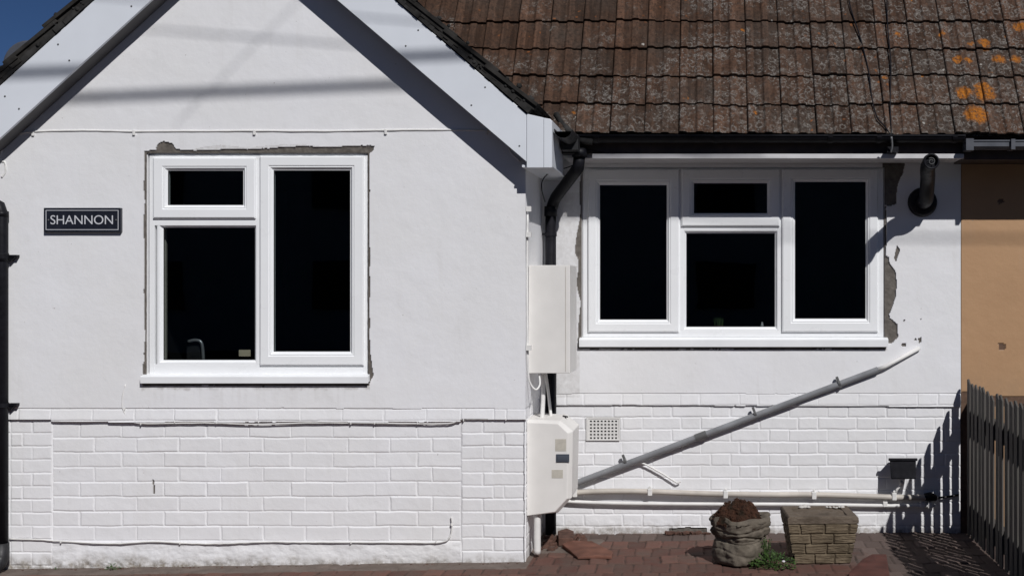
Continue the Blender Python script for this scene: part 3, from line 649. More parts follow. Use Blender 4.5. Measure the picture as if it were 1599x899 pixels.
# name sign
t = empty('house_name_sign', (PX(128,YG), YG-.02, PZ(362,YG)), 'small black name plate with white lettering SHANNON on the gable wall', 'sign')
ys = YG-.028
mb = MB(); mb.pbox(68,324.5,188.5,362.5,ys,ys,YG-.004); mb.build('plate', M['sign_black'], t, bevel=.003)
mb = MB(); r = rect(71.5,328,185,359,ys); mb.ring(r, (r[0]+.0032,r[1]-.0032,r[2]+.0032,r[3]-.0032), [(0,ys),(0,ys-.001),(1,ys-.001),(1,ys)]); mb.build('border_line', M['sign_white'], t)
for px in (75.5, 181): mb = MB(); mb.lathe((PX(px,ys), ys, PZ(343.5,ys)), [(0,.002),(.003,.002),(.005,0)], 10, 'y'); mb.build('screw_cap', M['grey_clip'], t)
fc = bpy.data.curves.new('txt', 'FONT'); fc.body = 'SHANNON'; fc.size = 1; fc.extrude = .01; fc.offset = -.004; fc.space_character = .98
fo = bpy.data.objects.new('txt', fc); scn.collection.objects.link(fo); bpy.context.view_layer.update()
me = bpy.data.meshes.new_from_object(fo.evaluated_get(bpy.context.evaluated_depsgraph_get())); bpy.data.objects.remove(fo)
vv = np.array([v.co[:] for v in me.vertices]); lo, hi = vv.min(0), vv.max(0)
x0, x1, z0, z1 = rect(79, 336.2, 176.5, 350.2, ys); mb = MB()
V2 = [(x0+(v[0]-lo[0])/(hi[0]-lo[0])*(x1-x0), ys-.0005-(v[2]-lo[2])/(hi[2]-lo[2])*.0012, z0+(v[1]-lo[1])/(hi[1]-lo[1])*(z1-z0)) for v in vv]
mb.add(V2, [tuple(p.vertices) for p in me.polygons]); mb.build('lettering', M['sign_white'], t)
# meter boxes on the return wall
t = empty('upper_meter_box', (-.89, 7.0, PZ(583,7.0)), 'tall white meter box beside the recessed window, the upper of two', 'meter box')
Yb = 7.0; xa, xb2 = XC+.002, PX(890,Yb); za, zb = PZ(582.5,Yb), PZ(414,Yb)
mb = MB(); mb.box(xa, xb2-.022, Yb+.006, Yb+.40, za+.003, zb-.003); mb.build('body', M['grp'], t, bevel=.004)
mb = MB(); n = [(xa+.001, Yb), (xb2-.004, Yb), (xb2, Yb+.004), (xb2+.006, Yb+.30), (xb2-.002, Yb+.38), (xb2-.020, Yb+.38), (xb2-.021, Yb+.0059), (xa+.001, Yb+.0059)]
vs = [(x, y, za) for x, y in n]+[(x, y, zb) for x, y in n]; k = len(n); mb.add(vs, [tuple(range(k)), tuple(range(2*k-1,k-1,-1))]+[(i,(i+1)%k,(i+1)%k+k,i+k) for i in range(k)]); mb.build('door', M['grp'], t, bevel=.003)
mb = MB(); mb.box(xb2-.026, xb2-.0235, Yb-.0022, Yb+.001, za+.01, zb-.01); mb.build('door_seam', M['cream_pipe'], t)
t = empty('lower_meter_box', (-.89, 6.98, PZ(805,6.98)), 'white chamfered meter box near the ground with dark latch, the lower of two', 'meter box')
Yb = 6.985; q = lambda u, v: (PX(u,Yb), PZ(v,Yb))
poly = [q(822.5,805), q(866,799), q(885.5,778), q(887,676), q(871,661), q(822.5,659)]; k = len(poly)
big = [q(822.5,805), q(871,801), q(892,778), q(894,674), q(874,657), q(822.5,655)]
mb = MB(); vs = [(x, Yb, z) for x, z in poly]+[(x, Yb+.03, z) for x, z in big]+[(x, Yb+.36, z) for x, z in big]
mb.add(vs, [tuple(range(k)), tuple(range(3*k-1,2*k-1,-1))]+[(i+a*k,(i+1)%k+a*k,(i+1)%k+(a+1)*k,i+(a+1)*k) for i in range(k) for a in (0,1)]); mb.build('body', M['grp'], t, bevel=.004)
mb = MB(); mb.pbox(868.5,708.5,889,721,Yb,Yb-.006,Yb+.002); mb.pbox(871,712,886.5,718.5,Yb,Yb-.009,Yb-.0055,); mb.build('latch', M['latch'], t, bevel=.0015)
mb = MB(); mb.pbox(867,685,884,704,Yb,Yb-.0012,Yb+.001); mb.build('paper_label', M['paper'], t); mb = MB(); mb.pbox(861.5,733,879,746,Yb,Yb-.0012,Yb+.001); mb.build('paper_label', M['paper'], t)
t = empty('stop_tap', P(883,655,7.2), 'small dark tap handle on top of the lower meter box', 'tap')
mb = MB(); c = P(883,652,7.2); mb.tube([c+Vector((0,0,-.03)), c+Vector((0,0,.012))], .005, 8); mb.tube([c+Vector((-.016,0,.012)), c+Vector((.016,-.004,.006))], .0045, 8); mb.build('handle', M['blackm'], t)
# pipes between and under the boxes
def pipe(name, pts, r, mat, label, cat, smooth=True, n=10, group=None, cv=6):
    mb = MB(); mb.tube(curve(pts, cv) if cv else pts, r, n); o = mb.build(name, mat, smooth=smooth); return tag(o, label, cat, group)
pipe('supply_pipe', [P(848,582,7.15), P(848,620,7.15), P(846,665,7.15)], .013, M['white_pipe'], 'thick white pipe running between the two meter boxes, left of its pair', 'pipe')
pipe('supply_pipe', [P(852,582,7.25), P(857,620,7.25), P(862,665,7.25)], .009, M['white_pipe'], 'thinner slanting white pipe between the two meter boxes, right of its pair', 'pipe')
pipe('ground_pipe', [P(839,800,7.03), P(839,830,7.03), P(839,864,7.03)], .020, M['white_pipe'], 'short white pipe from the lower meter box into the ground', 'pipe')
pipe('box_cable', [P(824,335,YG+.02), P(823.5,420,YG+.03), P(824,520,YG+.03), P(825,582,YG+.03), P(829,600,YG+.04), P(837,608,YG+.05), P(843,600,YG+.08), P(842,584,YG+.12)], .0055, M['white_pipe'], 'white cable down the gable corner curling up into the upper meter box', 'cable')
bc = bpy.data.objects['box_cable']
for py in (328, 368, 545): mb = MB(); mb.pbox(821.5, py-6, 829, py+2, YG, YG+.001, YG+.03); mb.build('clip', M['white_pipe'], bc)
# cables across the gable
def wall_cable(name, pts, r, label, mat='white_pipe', clips=(), Y=YG, d=.012, cw=.012, ch=.014):
    path = curve([P(u, v, Y-d) for u, v in pts], 7)
    for p in path: p.y += random.uniform(-.001,.001); p.z += random.uniform(-.0008,.0008)
    t = empty(name, path[0], label, 'cable'); mb = MB(); mb.tube(path, r, 8); mb.build('sheath', M[mat], t, smooth=True)
    for (u, v) in clips:
        c = MB(); q = P(u, v, Y-d); c.box(q.x-cw*.5, q.x+cw*.5, q.y-r-.003, Y+.002, q.z-r-ch, q.z+r+.002); c.build('clip', M[mat], t, bevel=.002)
    return t
wall_cable('wall_cable', [(3,277),(9,268),(8,254),(1,250),(4,232),(20,213),(52,206),(130,204),(209,205.5),(300,205),(397,204.5),(500,205),(602,203.5),(690,203),(760,204),(790,212),(796,235),(812,252)], .0062, 'thin white cable clipped level across the gable above the window', clips=[(52,207),(209.5,206),(397.5,205.5),(602.5,204.5),(760,205)], cw=.014, d=.006)
wall_cable('wall_cable', [(196,600),(191,622),(193,640),(203,655),(220,660.5),(265,660.5),(330,660),(400,662),(480,660),(560,660),(650,661),(700,661),(715,656),(722,654),(760,654),(822,654)], .0042, 'thin painted cable running along the top of the gable brickwork', clips=[(195,638),(220,661),(273,658),(338,659),(404,658),(548,660),(585,660),(652,660),(724,655),(790,654)], cw=.006, ch=.004, d=.004)
wall_cable('wall_cable', [(14,841),(60,842),(120,846),(180,848),(240,845),(300,848),(350,848),(410,845.5),(480,846),(560,846),(640,846.5),(688,846),(702,838),(706,822),(705,806)], .0042, 'thin painted cable running along the foot of the gable brickwork', clips=[(95,845),(281,847),(548,846),(681,845),(705,818)], cw=.007, ch=.004, d=.002)
# diagonal waste pipe
t = empty('waste_pipe', P(895,756,YR-.05), 'grey waste pipe slanting up the recessed wall to a thin pale end', 'pipe')
YW = YR-.031; a = P(870,765,YW); b = P(1095,680,YW); c = P(1371,576.5,YW); e = P(1436,543,YW+.01)
mb = MB(); mb.tube([a, b], .0205, 40); mb.build('lower_pipe', M['grey_pipe'], t, smooth=False)
mb = MB(); mb.tube([b, c], .0188, 40); mb.build('upper_pipe', M['grey_pipe'], t, smooth=False)
mb = MB(); dd = (c-b).normalized(); mb.tube([b-dd*.04, b+dd*.035], .0232, 20); mb.build('coupling', M['grey_clip'], t)
mb = MB(); mb.tube([c-dd*.002, c+dd*.05, e], .0125, 12); mb.build('thin_pipe', M['white_pipe'], t, smooth=True)
for (u, v) in ((976,719), (1179,645), (1310,597.5)):
    q = P(u, v, YW); mb = MB(); mb.tube([q-dd*.008, q+dd*.008], .0238, 18)
    up = Vector((0,-1,0)).cross(dd).normalized()*-1; up = up if up.z > 0 else -up
    mb.obox(q+up*.031, dd, Vector((0,1,0)), up, .008, .009, .010); mb.obox(q-up*.027, dd, Vector((0,1,0)), up, .008, .009, .006); mb.build('clip', M['grey_clip'], t, bevel=.002)
# loose wire by the pipe
wall_cable('loose_wire', [(985,719),(1004,723),(1020,731),(1036,740),(1052,750),(1058,753),(1063,751)], .0055, 'loose bent white wire below the slanting grey pipe', Y=YR, d=.02)
# horizontal pipes
def wall_pipe(pts, r, d, mat, label, clips):
    path = curve([P(u, v, YR-d) for u, v in pts], 8); t = empty('wall_pipe', path[0], label, 'pipe'); mb = MB(); mb.tube(path, r, 14); mb.build('pipe', M[mat], t, smooth=True)
    for (u, v) in clips:
        q = P(u, v, YR-d); c = MB(); c.box(q.x-.014, q.x+.014, q.y-r-.004, YR-.001, q.z-r-.006, q.z+r+.004); c.tube([q+Vector((0,-r*.6,r+.012)), q+Vector((0,.004,r+.012))], .008, 8); c.build('clip', M['white_pipe'], t, bevel=.003)
wall_pipe([(862,772),(895,769),(950,766.5),(1010,767),(1080,769.5),(1133,771),(1200,772),(1271,772),(1340,774),(1400,776),(1452,776)], .0175, .035, 'cream_pipe', 'cream pipe clipped along the recessed wall, the upper of two', [(898,769),(1015,767),(1133,771),(1271,772.5),(1396,774)])
wall_pipe([(862,779),(900,783),(980,785.5),(1100,786.5),(1250,787),(1380,789),(1460,789)], .0115, .022, 'white_pipe', 'white pipe low along the recessed wall, the lower of two', [(1382,786),(1440,787),(1452,788)])
t = empty('junction_box', P(1450,785,YR), 'small black cable joint at the right end of the two wall pipes', 'junction box')
mb = MB(); mb.tube([P(1443,775,YR-.03), P(1452,775,YR-.03), P(1463,777,YR-.03)], [.022,.03,.018], 12); mb.build('body', M['black'], t, bevel=.004)
mb = MB(); mb.tube([P(1463,777,YR-.03), P(1480,775,YR-.02), P(1497,772,YR-.01)], .007, 8); mb.build('lead', M['black'], t)
# floodlight
t = empty('floodlight', P(1408,750,YR-.05), 'small black floodlight low on the recessed wall near the fence', 'floodlight')
Yl = YR-.10; mb = MB(); x0, x1 = PX(1389,Yl), PX(1431,Yl); zt, zb_ = PZ(717,Yl), PZ(749,Yl)
vs = [(x0,Yl,zt),(x1,Yl,zt),(x1-.004,Yl-.015,zb_+.008),(x0+.006,Yl-.015,zb_+.008),(x0+.02,YR-.02,zt-.005),(x1-.02,YR-.02,zt-.005),(x1-.035,YR-.03,zb_),(x0+.035,YR-.03,zb_)]
mb.add(vs, [(0,1,2,3),(4,7,6,5),(0,4,5,1),(1,5,6,2),(2,6,7,3),(3,7,4,0)]); mb.build('housing', M['black'], t, bevel=.006)
mb = MB(); mb.box(x0-.006, x1+.006, Yl-.008, Yl+.01, zt-.008, zt+.008); mb.build('rim', M['black'], t, bevel=.003)
mb = MB(); mb.tube([P(1408,750,YR-.05), P(1407,757,YR-.045), P(1401,763,YR-.04), P(1398,770,YR-.04)], .008, 10); mb.tube([P(1409,751,YR-.05),P(1407,756,YR-.045)], .014, 10); mb.build('cable_gland', M['white_pipe'], t, smooth=True)
# boiler flue
t = empty('boiler_flue', (1.371, YR, 2.1), 'black boiler flue with round wall plate rising out beside the recessed window', 'flue')
c0 = Vector(((1440-CX)/248, YR, H-(316-CY)/248)); e1 = P(1454.5,252,YR-.56)
mb = MB(); mb.lathe(tuple(c0), [(.052,.05),(.075,.045),(.088,.03),(.093,.01),(.093,-.01)], 32, 'y'); mb.lathe(tuple(c0), [(.03,.052),(.052,.05)], 32, 'y'); mb.build('wall_plate', M['black'], t, smooth=True)
mb = MB(); pth = curve([c0, c0+Vector((0,-.12,.005)), c0+Vector((-.006,-.19,.04)), (c0+Vector((-.02,-.3,.13))), e1+Vector((0,.12,-.03)), e1+Vector((0,.05,0)), e1], 6)
mb.tube(pth, .045, 20, cap=False); mb.build('pipe', M['black'], t, smooth=True)
mb = MB(); mb.lathe(tuple(e1), [(.034,-.03),(.036,.004),(.044,.006),(.047,0),(.047,-.03)], 28, 'y'); mb.lathe((e1.x,e1.y,e1.z), [(0,-.02),(.034,-.02)], 24, 'y'); mb.build('end_collar', M['black'], t, smooth=True)
mb = MB(); sp = [e1+Vector(((.008+.014*k/26)*math.cos(k*.33), -.002, (.008+.014*k/26)*math.sin(k*.33))) for k in range(27)]; mb.tube(sp, .0022, 6); mb.build('terminal_guard', M['grey_clip'], t)
# wires on roof and eaves
pipe('roof_cable', [roofpt(u, v, .06) for u, v in ((1320,-30),(1327,8),(1333,28),(1345,65),(1356,110),(1361,150),(1369,182),(1382,198),(1391,212))], .0042, M['black'], 'black cable wandering diagonally down the roof tiles', 'cable')
pipe('roof_cable', [roofpt(u, v, .06) for u, v in ((1384,-30),(1386,40),(1391,100),(1390,160),(1392,214))], .004, M['black'], 'straight black cable running down the roof tiles to the gutter', 'cable')
pipe('eaves_cable', [P(u, v, YF-.012) for u, v in ((905,232),(960,241),(1010,245),(1060,247),(1120,242),(1180,243),(1240,241),(1300,242),(1360,240),(1384,240))], .0035, M['black'], 'slack black cable looping along under the recessed gutter', 'cable')
pipe('corner_wire', [P(903,255,YR-.25), P(885,262,YR-.3), P(862,268,YR-.4), P(848,280,YR-.5), P(846,296,YR-.5), P(851,315,YR-.3)], .0035, M['black'], 'thin black wire looping off the corner downpipe', 'cable')
pipe('drop_wire', [P(1392,214,YF-.13), P(1393,228,YF-.10), P(1391,238,YF-.08)], .006, M['grey_pipe'], 'short grey wire end dropping over the black gutter', 'cable')
# ------------------------------------------------------------------ overhead cables (they throw the blurred shadows on the gable)
def over(u0, v0, u1, v1, T0, T1, r, label, Yp=YG, s=275., ext=1.5):
    a = Vector(((u0-CX)/s, Yp, H-(v0-CY)/s)); b = Vector(((u1-CX)/s, Yp, H-(v1-CY)/s)); k = Vector((.56,-1,.987))
    a = a+k*T0; b = b+k*T1; d = b-a; a, b = a-d*ext, b+d*ext; mb = MB()
    pts = [a+(b-a)*i/20 for i in range(21)]; mb.tube(pts, r, 8); tag(mb.build('overhead_cable', M['black']), label, 'cable', 'overhead cables')
over(120, 155, 640, 133, 4.6, 4.6, .019, 'thick overhead cable whose blurred shadow crosses the middle of the gable', ext=1.2)
over(235, 48, 545, 73, 4.4, 4.0, .0045, 'thin overhead cable whose faint shadow crosses high on the gable', ext=3)
over(320, 150, 470, 0, 5.0, 5.5, .0028, 'thin overhead cable whose faint shadow slants up the gable', ext=.3)
over(1390, 372, 1590, 374, 5.5, 5.5, .008, 'thin overhead cable whose faint shadow crosses the tan wall', YR, 248., ext=1.2)
# ------------------------------------------------------------------ fence
t = empty('picket_fence', (1.64, 6.3, 0), 'dark weathered wooden picket fence running out from the house', 'fence')
XF = 1.636; mb = MB(); tint = []; y = YR-.07; i = 0
while y > 2.6:
    gap = .0105*y/XF*.84-.001; wd = .105-gap+random.uniform(-.003,.003); top = .972+random.uniform(-.02,.012)+(.03 if i == 0 else 0); x = XF+random.uniform(-.003,.003); th = .0105; ln = random.uniform(-.006,.006)
    b = len(mb.v); yy = y-wd
    vs = [(x,yy,.03),(x,y,.03),(x,y+ln,top-.006),(x,y-wd*.3+ln,top),(x,yy+ln,top-.03)]
    vs += [(a+th, b_, c) for a, b_, c in vs]; mb.add(vs, [(0,1,2,3,4),(9,8,7,6,5)]+[(k,(k+1)%5,(k+1)%5+5,k+5) for k in range(5)]); tint += [random.random()]*10
    y -= .105; i += 1
mb.attr = {'tint': np.array(tint)}; mb.build('pickets', M['wood'], t, bevel=.0015)
for z0, z1 in ((.70,.81), (.10,.23)):
    mb = MB(); mb.box(XF+.0125, XF+.045, 2.6, YR-.02, z0, z1); mb.build('rail', M['wood'], t, bevel=.002)
for yy in (YR-.09, 5.9, 4.1):
    mb = MB(); mb.box(XF+.052, XF+.125, yy-.04, yy+.04, -.05, .9); mb.build('post', M['wood'], t, bevel=.003)
# ------------------------------------------------------------------ planters
def sack_planter():
    Yc = 6.86; s = F/Yc; cx = PX(1156, Yc); z0 = float(gz(cx))
    t = empty('sack_planter', (cx, Yc, z0), 'grey stone planter shaped like a tied sack, full of dead moss', 'planter')
    prof = [(0,0),(33,0),(39,3),(41.5,12),(41.5,22),(40,31),(38,38),(36.5,42),(38,46),(41,52),(43,60),(44,70),(43.5,78),(40,83),(36,82),(30,78)]
    n = 96; hs = []; 
    pts = [(r/s, h*.90/s) for r, h in prof]; P2 = []
    hk = .88
    for i in range(len(pts)-1):
        for k in range(6): a = k/6; P2.append((pts[i][0]*(1-a)+pts[i+1][0]*a, pts[i][1]*(1-a)+pts[i+1][1]*a))
    P2.append(pts[-1]); mb = MB(); vs = []
    for (r, h) in P2:
        for j in range(n):
            q = 2*math.pi*j/n; hh = h*s
            wob = float(fbm(np.array(q*3+h*4), np.array(h*14), .7, 7, 3))*.012+float(fbm(np.array(q*8), np.array(h*60), 1.2, 17, 3))*.007
            fold = .006*math.sin(q*9+h*20+2*math.sin(q*2))*min(1, max(0, (hh-36)/14)) if hh < 82 else 0
            crease = -.009*math.exp(-((hh-54-3*math.sin(q*2+2))/1.3)**2)-.012*math.exp(-((hh-43-3*math.sin(q*3))/1.6)**2)-.007*math.exp(-((hh-36-2.5*math.sin(q*2+1))/1.3)**2)-.006*math.exp(-((hh-20-6*math.sin(q*2+.5))/1.2)**2)
            rr = max(0, r+(wob+fold+crease)*(1 if r > .03 else 0)); rim = (.007*math.sin(q*5+1)+.010*math.sin(q))*(1 if hh > 66 else 0)
            sq = 1+.06*math.cos(4*q)
            vs.append((cx+rr*math.cos(q)*sq, Yc+rr*math.sin(q)*sq*.95, z0+h+rim))
    k = len(P2); mb.add(vs, [(i*n+j, i*n+(j+1)%n, (i+1)*n+(j+1)%n, (i+1)*n+j) for i in range(k-1) for j in range(n)]); mb.build('pot', M['stone'], t, smooth=True)
    mb = MB(); n = 90; rings = 28; vs = []; R0 = .149
    for i in range(rings+1):
        f = i/rings
        for j in range(n):
            q = 2*math.pi*j/n; x = math.cos(q)*R0*f; y = math.sin(q)*R0*f*.95
            h = (1-f**1.7)*.085+float(fbm(np.array(x), np.array(y), .045, 3, 5))*.05*(1-.3*f)+.252+max(0, -x*.10)+max(0, y*.12)-.045*(f**6)
            vs.append((cx-.01+x*(1+.05*math.sin(7*q)), Yc+y, z0+h))
    mb.add(vs, [(i*n+j, i*n+(j+1)%n, (i+1)*n+(j+1)%n, (i+1)*n+j) for i in range(rings) for j in range(n)])
    for i in range(900):
        q = random.uniform(0, 6.28); f = math.sqrt(random.random())*.98; x, y = math.cos(q)*R0*f, math.sin(q)*R0*f*.95
        h = (1-f**1.7)*.085+float(fbm(np.array(x), np.array(y), .045, 3, 5))*.05*(1-.3*f)+.252+max(0, -x*.10)+max(0, y*.12)-.045*(f**6); r = random.uniform(.003,.009)
        mb.lathe((cx-.01+x, Yc+y, z0+h), [(r,-r*.4),(r*.8,r*.5),(0,r)], 5)
    mb.build('moss', M['moss'], t)
sack_planter()
def brick_planter():
    Yf = 6.79; t = empty('brick_pattern_planter', (PX(1282,Yf), Yf+.13, 0), 'tapered brown stone planter with moulded brick pattern and pebbles on its rim', 'planter')
    z0 = float(gz(1.)); s = F/Yf; ht = .268; wt, wb = .372/2, .295/2; cxx = PX(1282.5, Yf); yc = Yf+.16; mb = MB(); V = []; Fc = []
    for side in range(4):
        nu, nv = 110, 90; uu, vv = np.meshgrid(np.linspace(0,1,nu), np.linspace(0,1,nv)); rows = 4; rim = .14
        vb = np.clip((vv)/(1-rim), 0, .9999); row = np.floor(vb*rows).astype(int); fv = vb*rows-row
        off = np.array([.0,.42,.15,.55])[row%4]; bw = .36; wu = uu+fbm(uu*3+side, vv*3, .4, 3)*.012; k = np.floor((wu+off*bw)/bw); fu = (wu+off*bw)/bw-k
        d = np.minimum(np.minimum(fu, 1-fu)*bw*.36, np.minimum(fv, 1-fv)*.27/rows)
        h = sst(.0015, .007, d)*.011+fbm(uu*4+side*9+k*3, vv*26+row*5, .5, 5)*.0045*sst(0,.01,d)
        isr = vv > 1-rim; h = np.where(isr, .012+fbm(uu*2+side, vv*3, .12, 8)*.003-.004*(vv > .985), h)
        half = wb+(wt-wb)*np.minimum(vv/(1-rim), 1); lx = (uu*2-1)*(half+h); ly = -(half+h)
        a = side*math.pi/2+R(3); X = cxx+lx*math.cos(a)-ly*math.sin(a); Y = yc+(lx*math.sin(a)+ly*math.cos(a))*.86; Z = z0+vv*ht+0*X
        idx = np.arange(nu*nv).reshape(nv, nu)+len(V); V += np.stack([X,Y,Z],-1).reshape(-1,3).tolist()
        Fc += np.stack([idx[:-1,:-1], idx[:-1,1:], idx[1:,1:], idx[1:,:-1]],-1).reshape(-1,4).tolist()
    mb.v = V; mb.f = Fc; mb.m = [1 if sum(V[i][2] for i in f)/4 > z0+ht*(1-.14) else 0 for f in Fc]; z1 = z0+ht; g = wt+.008
    def sqr(hw, z):
        o = []
        for sx, sy in ((-1,-1),(1,-1),(1,1),(-1,1)): a = R(3); lx, ly = sx*hw, sy*hw; o.append((cxx+lx*math.cos(a)-ly*math.sin(a), yc+(lx*math.sin(a)+ly*math.cos(a))*.86, z))
        return o
    vs = sqr(g+.002, z1-.003)+sqr(g-.006, z1+.003)+sqr(g-.05, z1+.001)+sqr(g-.053, z1-.006); mb.add(vs, [(i+a*4,(i+1)%4+a*4,(i+1)%4+(a+1)*4,i+(a+1)*4) for i in range(4) for a in range(3)], 1)
    mb.build('pot', [M['stone2'], M['rim']], t)
    gr = 40; uu, vv = np.meshgrid(np.linspace(-1,1,gr), np.linspace(-1,1,gr)); hw = g-.052; a = R(3); X = cxx+uu*hw*math.cos(a)-vv*hw*math.sin(a); Y = yc+(uu*hw*math.sin(a)+vv*hw*math.cos(a))*.86
    Z = z1-.004+fbm(uu, vv, .5, 3)*.012; idx = np.arange(gr*gr).reshape(gr, gr); mb = MB(); mb.v = np.stack([X,Y,Z],-1).reshape(-1,3).tolist(); mb.f = np.stack([idx[:-1,:-1], idx[:-1,1:], idx[1:,1:], idx[1:,:-1]],-1).reshape(-1,4).tolist(); mb.m = [0]*len(mb.f)
    mb.build('soil', M['rim'], t, smooth=True)
    for (px, r, h) in ((1251,.017,.006),(1256,.021,.010),(1262,.014,.004),(1291,.009,.004),(1296,.010,.005),(1302,.009,.005),(1306,.010,.006),(1311,.014,.008),(1315,.016,.006)):
        yy = yc+.12+random.uniform(-.02,.01); mb = MB(); mb.lathe((PX(px, yy), yy, z1+.002), [(0,-r*.4),(r*.8,-r*.2),(r,.1*r),(r*.75,r*.5),(0,r*.8)], 10); mb.build('pebble', M['pebble'], t)
brick_planter()
# ------------------------------------------------------------------ weeds
def leafy(name, c, n, spread, hmax, lw, label, flower=False):
    t = empty(name, c, label, 'weed'); mb = MB(); random.seed(hash(name) % 1000 if False else int(c[0]*100)+n)
    for i in range(n):
        q = random.uniform(0, 6.28); r = spread*math.sqrt(random.random()); h = hmax*random.uniform(.08,1)*(1-.6*r/spread)
        b = Vector((c[0]+r*math.cos(q), c[1]+r*.55*math.sin(q), c[2]+h)); a = random.uniform(0, 6.28); el = random.uniform(-.2,.9)
        d = Vector((math.cos(a)*math.cos(el), math.sin(a)*math.cos(el), math.sin(el))); L = lw*random.uniform(.7,1.5); sd = d.cross(Vector((0,0,1))).normalized()*L*.33; dn = Vector((0,0,-L*.12))
        vs = [b, b+d*L*.3+sd*.8, b+d*L*.65+sd+dn*.3, b+d*L+dn*1.5, b+d*L*.65-sd+dn*.3, b+d*L*.3-sd*.8, b+d*L*.5+dn*-.5]
        mb.add(vs, [(0,1,6),(1,2,6),(2,3,6),(3,4,6),(4,5,6),(5,0,6)])
    mb.build('leaves', M['leaf'], t)
    mb = MB()
    for i in range(max(3, n//25)):
        q = random.uniform(0, 6.28); r = spread*.7*random.random(); mb.tube([Vector(c), Vector((c[0]+r*.6*math.cos(q), c[1]+r*.4*math.sin(q), c[2]+hmax*.5)), Vector((c[0]+r*math.cos(q), c[1]+r*.5*math.sin(q), c[2]+hmax*.85))], .0015, 5)
    mb.build('stem', M['leaf'], t)
    if flower:
        mb = MB(); mb.lathe((PX(1223.5,6.66), 6.66, PZ(876,6.66)), [(0,-.006),(.008,-.003),(.010,.002),(.005,.006),(0,.007)], 10); mb.build('flower', M['petal'], t)
zz = float(gz(.4))
leafy('leafy_weed', (PX(1207,6.72), 6.72, zz), 420, .13, .10, .016, 'low green weed with small leaves between the two planters', True)
leafy('leafy_weed', (PX(1196,6.80), 6.80, zz), 200, .055, .17, .015, 'taller green weed sprig leaning on the sack planter')
leafy('leafy_weed', (PX(176,YG-.03), YG-.03, -.028), 34, .05, .045, .014, 'tiny dark weed at the foot of the gable wall')
leafy('leafy_weed', (PX(87,YG-.02), YG-.02, -.03), 12, .02, .02, .008, 'tiniest sprig of weed left of the other at the gable foot')
# ------------------------------------------------------------------ broken pieces on the ground
def slab(name, pts, Yc, th, mat, label, cat, tilt=0.0):
    mb = MB(); base = []
    for (u, v) in pts:
        k = (v-CY)/F; Y = (H-.02-th)/k; base.append(((u-CX)*Y/F, Y))
    n = len(base); cy = sum(b[1] for b in base)/n; g = float(gz(base[0][0]))
    vs = [(x, y, g+.002+random.uniform(0,.002)) for x, y in base]+[(x, y, g+.002+th+tilt*(y-cy)+random.uniform(-.003,.003)) for x, y in base]
    mb.add(vs, [tuple(range(n-1,-1,-1)), tuple(range(n, 2*n))]+[(i,(i+1)%n,(i+1)%n+n,i+n) for i in range(n)])
    return tag(mb.build(name, mat, bevel=.004), label, cat)
slab('broken_tile', [(902,866),(878,848),(890,844),(925,845),(957,859),(955,866),(930,865)], 7, .022, M['terracotta'], 'broken terracotta tile lying flat near the lower meter box', 'tile', .03)
slab('broken_tile', [(1322,915),(1326,893),(1347,872),(1362,866),(1384,865),(1392,915)], 7, .055, M['red_tile'], 'broken red tile beside the brick pattern planter', 'tile')
slab('broken_brick', [(872,838),(871,826),(885,822),(896,826),(895,838)], 7, .05, M['rubble'], 'crumbling brick lying against the foot of the recessed wall', 'brick')
slab('broken_brick', [(876,816),(874,810),(884,806),(889,812),(886,817)], 7, .02, M['rubble'], 'small brick fragment behind the crumbling brick', 'brick')
mb = MB()
for i in range(70):
    x = random.uniform(-.98,-.72); y = random.uniform(7.2,7.6); r = random.uniform(.006,.025)
    c = Vector((x, y, .01+r*.4)); ax = Vector((random.random(), random.random(), random.random())).normalized(); ay = ax.cross(Vector((0,0,1))).normalized(); az = ax.cross(ay)
    mb.obox(c, ax, ay, az, r, r*.6, r*.4)
tag(mb.build('rubble', M['rubble'], bevel=.002), 'dark rubble heaped in the corner under the meter boxes', 'rubble', kind='stuff')
mb = MB()
for i in range(46):
    u = random.uniform(1042,1106); q = P(u, 829, YR-.03); r = random.uniform(.006,.02); a = random.uniform(0,3.1); ax = Vector((math.cos(a), math.sin(a), .1)).normalized(); ay = Vector((-math.sin(a), math.cos(a), 0)); az = ax.cross(ay)
    mb.obox((q.x, YR-.018-random.uniform(0,.03), .022+r*.4), ax, ay, az, r, r*.6, r*.4)
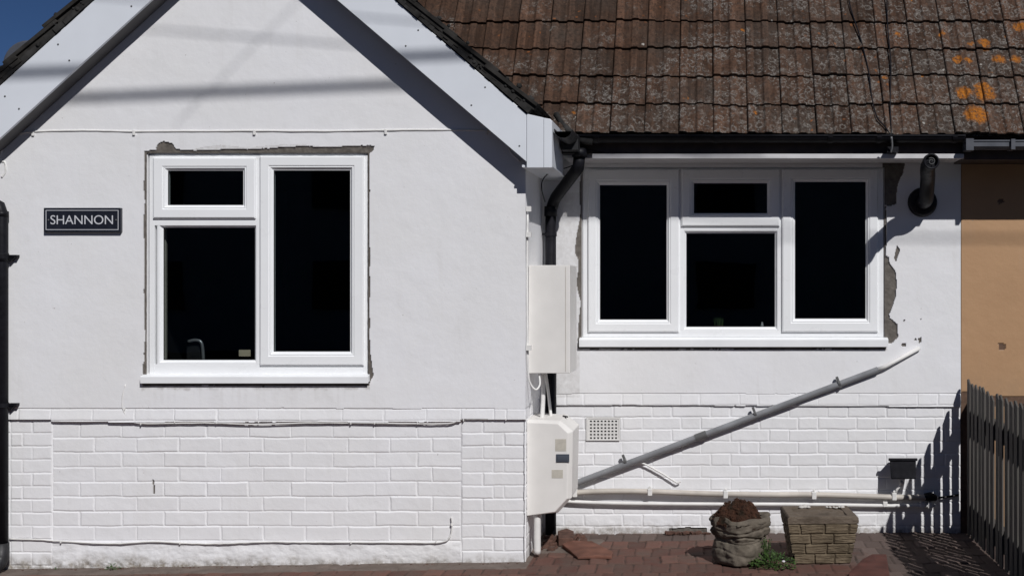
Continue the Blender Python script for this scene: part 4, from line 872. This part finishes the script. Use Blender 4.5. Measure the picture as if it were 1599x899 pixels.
for i in range(90):
    u = random.uniform(20,818); r = random.uniform(.002,.006); x = (u-CX)/275; mb.obox((x, YG-.012-random.uniform(0,.03)**1.0, float(gz(x))+r*.3), Vector((1,0,0)), Vector((0,1,0)), Vector((0,0,1)), r, r*.8, r*.5)
tag(mb.build('wall_debris', M['rubble'], bevel=.001), 'crumbs of brick and dirt along the foot of the walls', 'debris', kind='stuff')
mb = MB(); a = roofpt(1000,200)
# ------------------------------------------------------------------ things seen behind the glass
t = empty('office_chair', P(310,562,YG+.35), 'dim chair back behind the lower left pane of the gable window', 'chair')
Yc = YG+.4; mb = MB(); mb.tube(curve([P(318,575,Yc), P(317,550,Yc), P(314,534,Yc), P(304,531,Yc), P(294,533,Yc)], 5), .010, 8); mb.build('back_frame', M['chrome'], t, smooth=True)
mb = MB(); mb.pbox(288,538,312,575,Yc,Yc+.02,Yc+.06); mb.build('backrest', M['blackm'], t, bevel=.01)
t = MB(); t.pbox(373,546,391,556,YG+.12,YG+.12,YG+.125); tag(t.build('small_card', M['card']), 'small buff card behind the lower left pane of the gable window', 'card')
t = MB(); t.pbox(251,352,257.5,563,YG+.09,YG+.10,YG+.12); tag(t.build('window_blind', M['blind']), 'narrow edge of a beige blind at the left of the gable window', 'blind')
Yc = YR+.12; c = P(1122,509,Yc); t = empty('pot_plant', c, 'small spiky plant in a pot behind the middle pane of the recessed window', 'pot plant')
mb = MB(); mb.lathe(tuple(c+Vector((0,0,-.03))), [(.02,-.02),(.03,.035),(.026,.035),(.024,.025),(0,.025)], 14); mb.build('pot', M['terracotta'], t)
mb = MB()
for i in range(16):
    a = random.uniform(-.5,.5); b = c+Vector((random.uniform(-.03,.03), random.uniform(-.01,.01), 0)); mb.tube([b, b+Vector((math.sin(a)*.02,0,.03)), b+Vector((math.sin(a)*.03,0,.045+random.uniform(0,.02)))], [.003,.0025,.0005], 5)
mb.build('leaves', M['leaf'], t)
c = P(1190,507,Yc); t = MB(); t.lathe(tuple(c), [(.006,-.03),(.010,.0),(.006,.006),(.008,.014),(0,.02)], 10); tag(t.build('ornament', M['petal']), 'tiny pale ornament behind the middle pane of the recessed window', 'ornament')
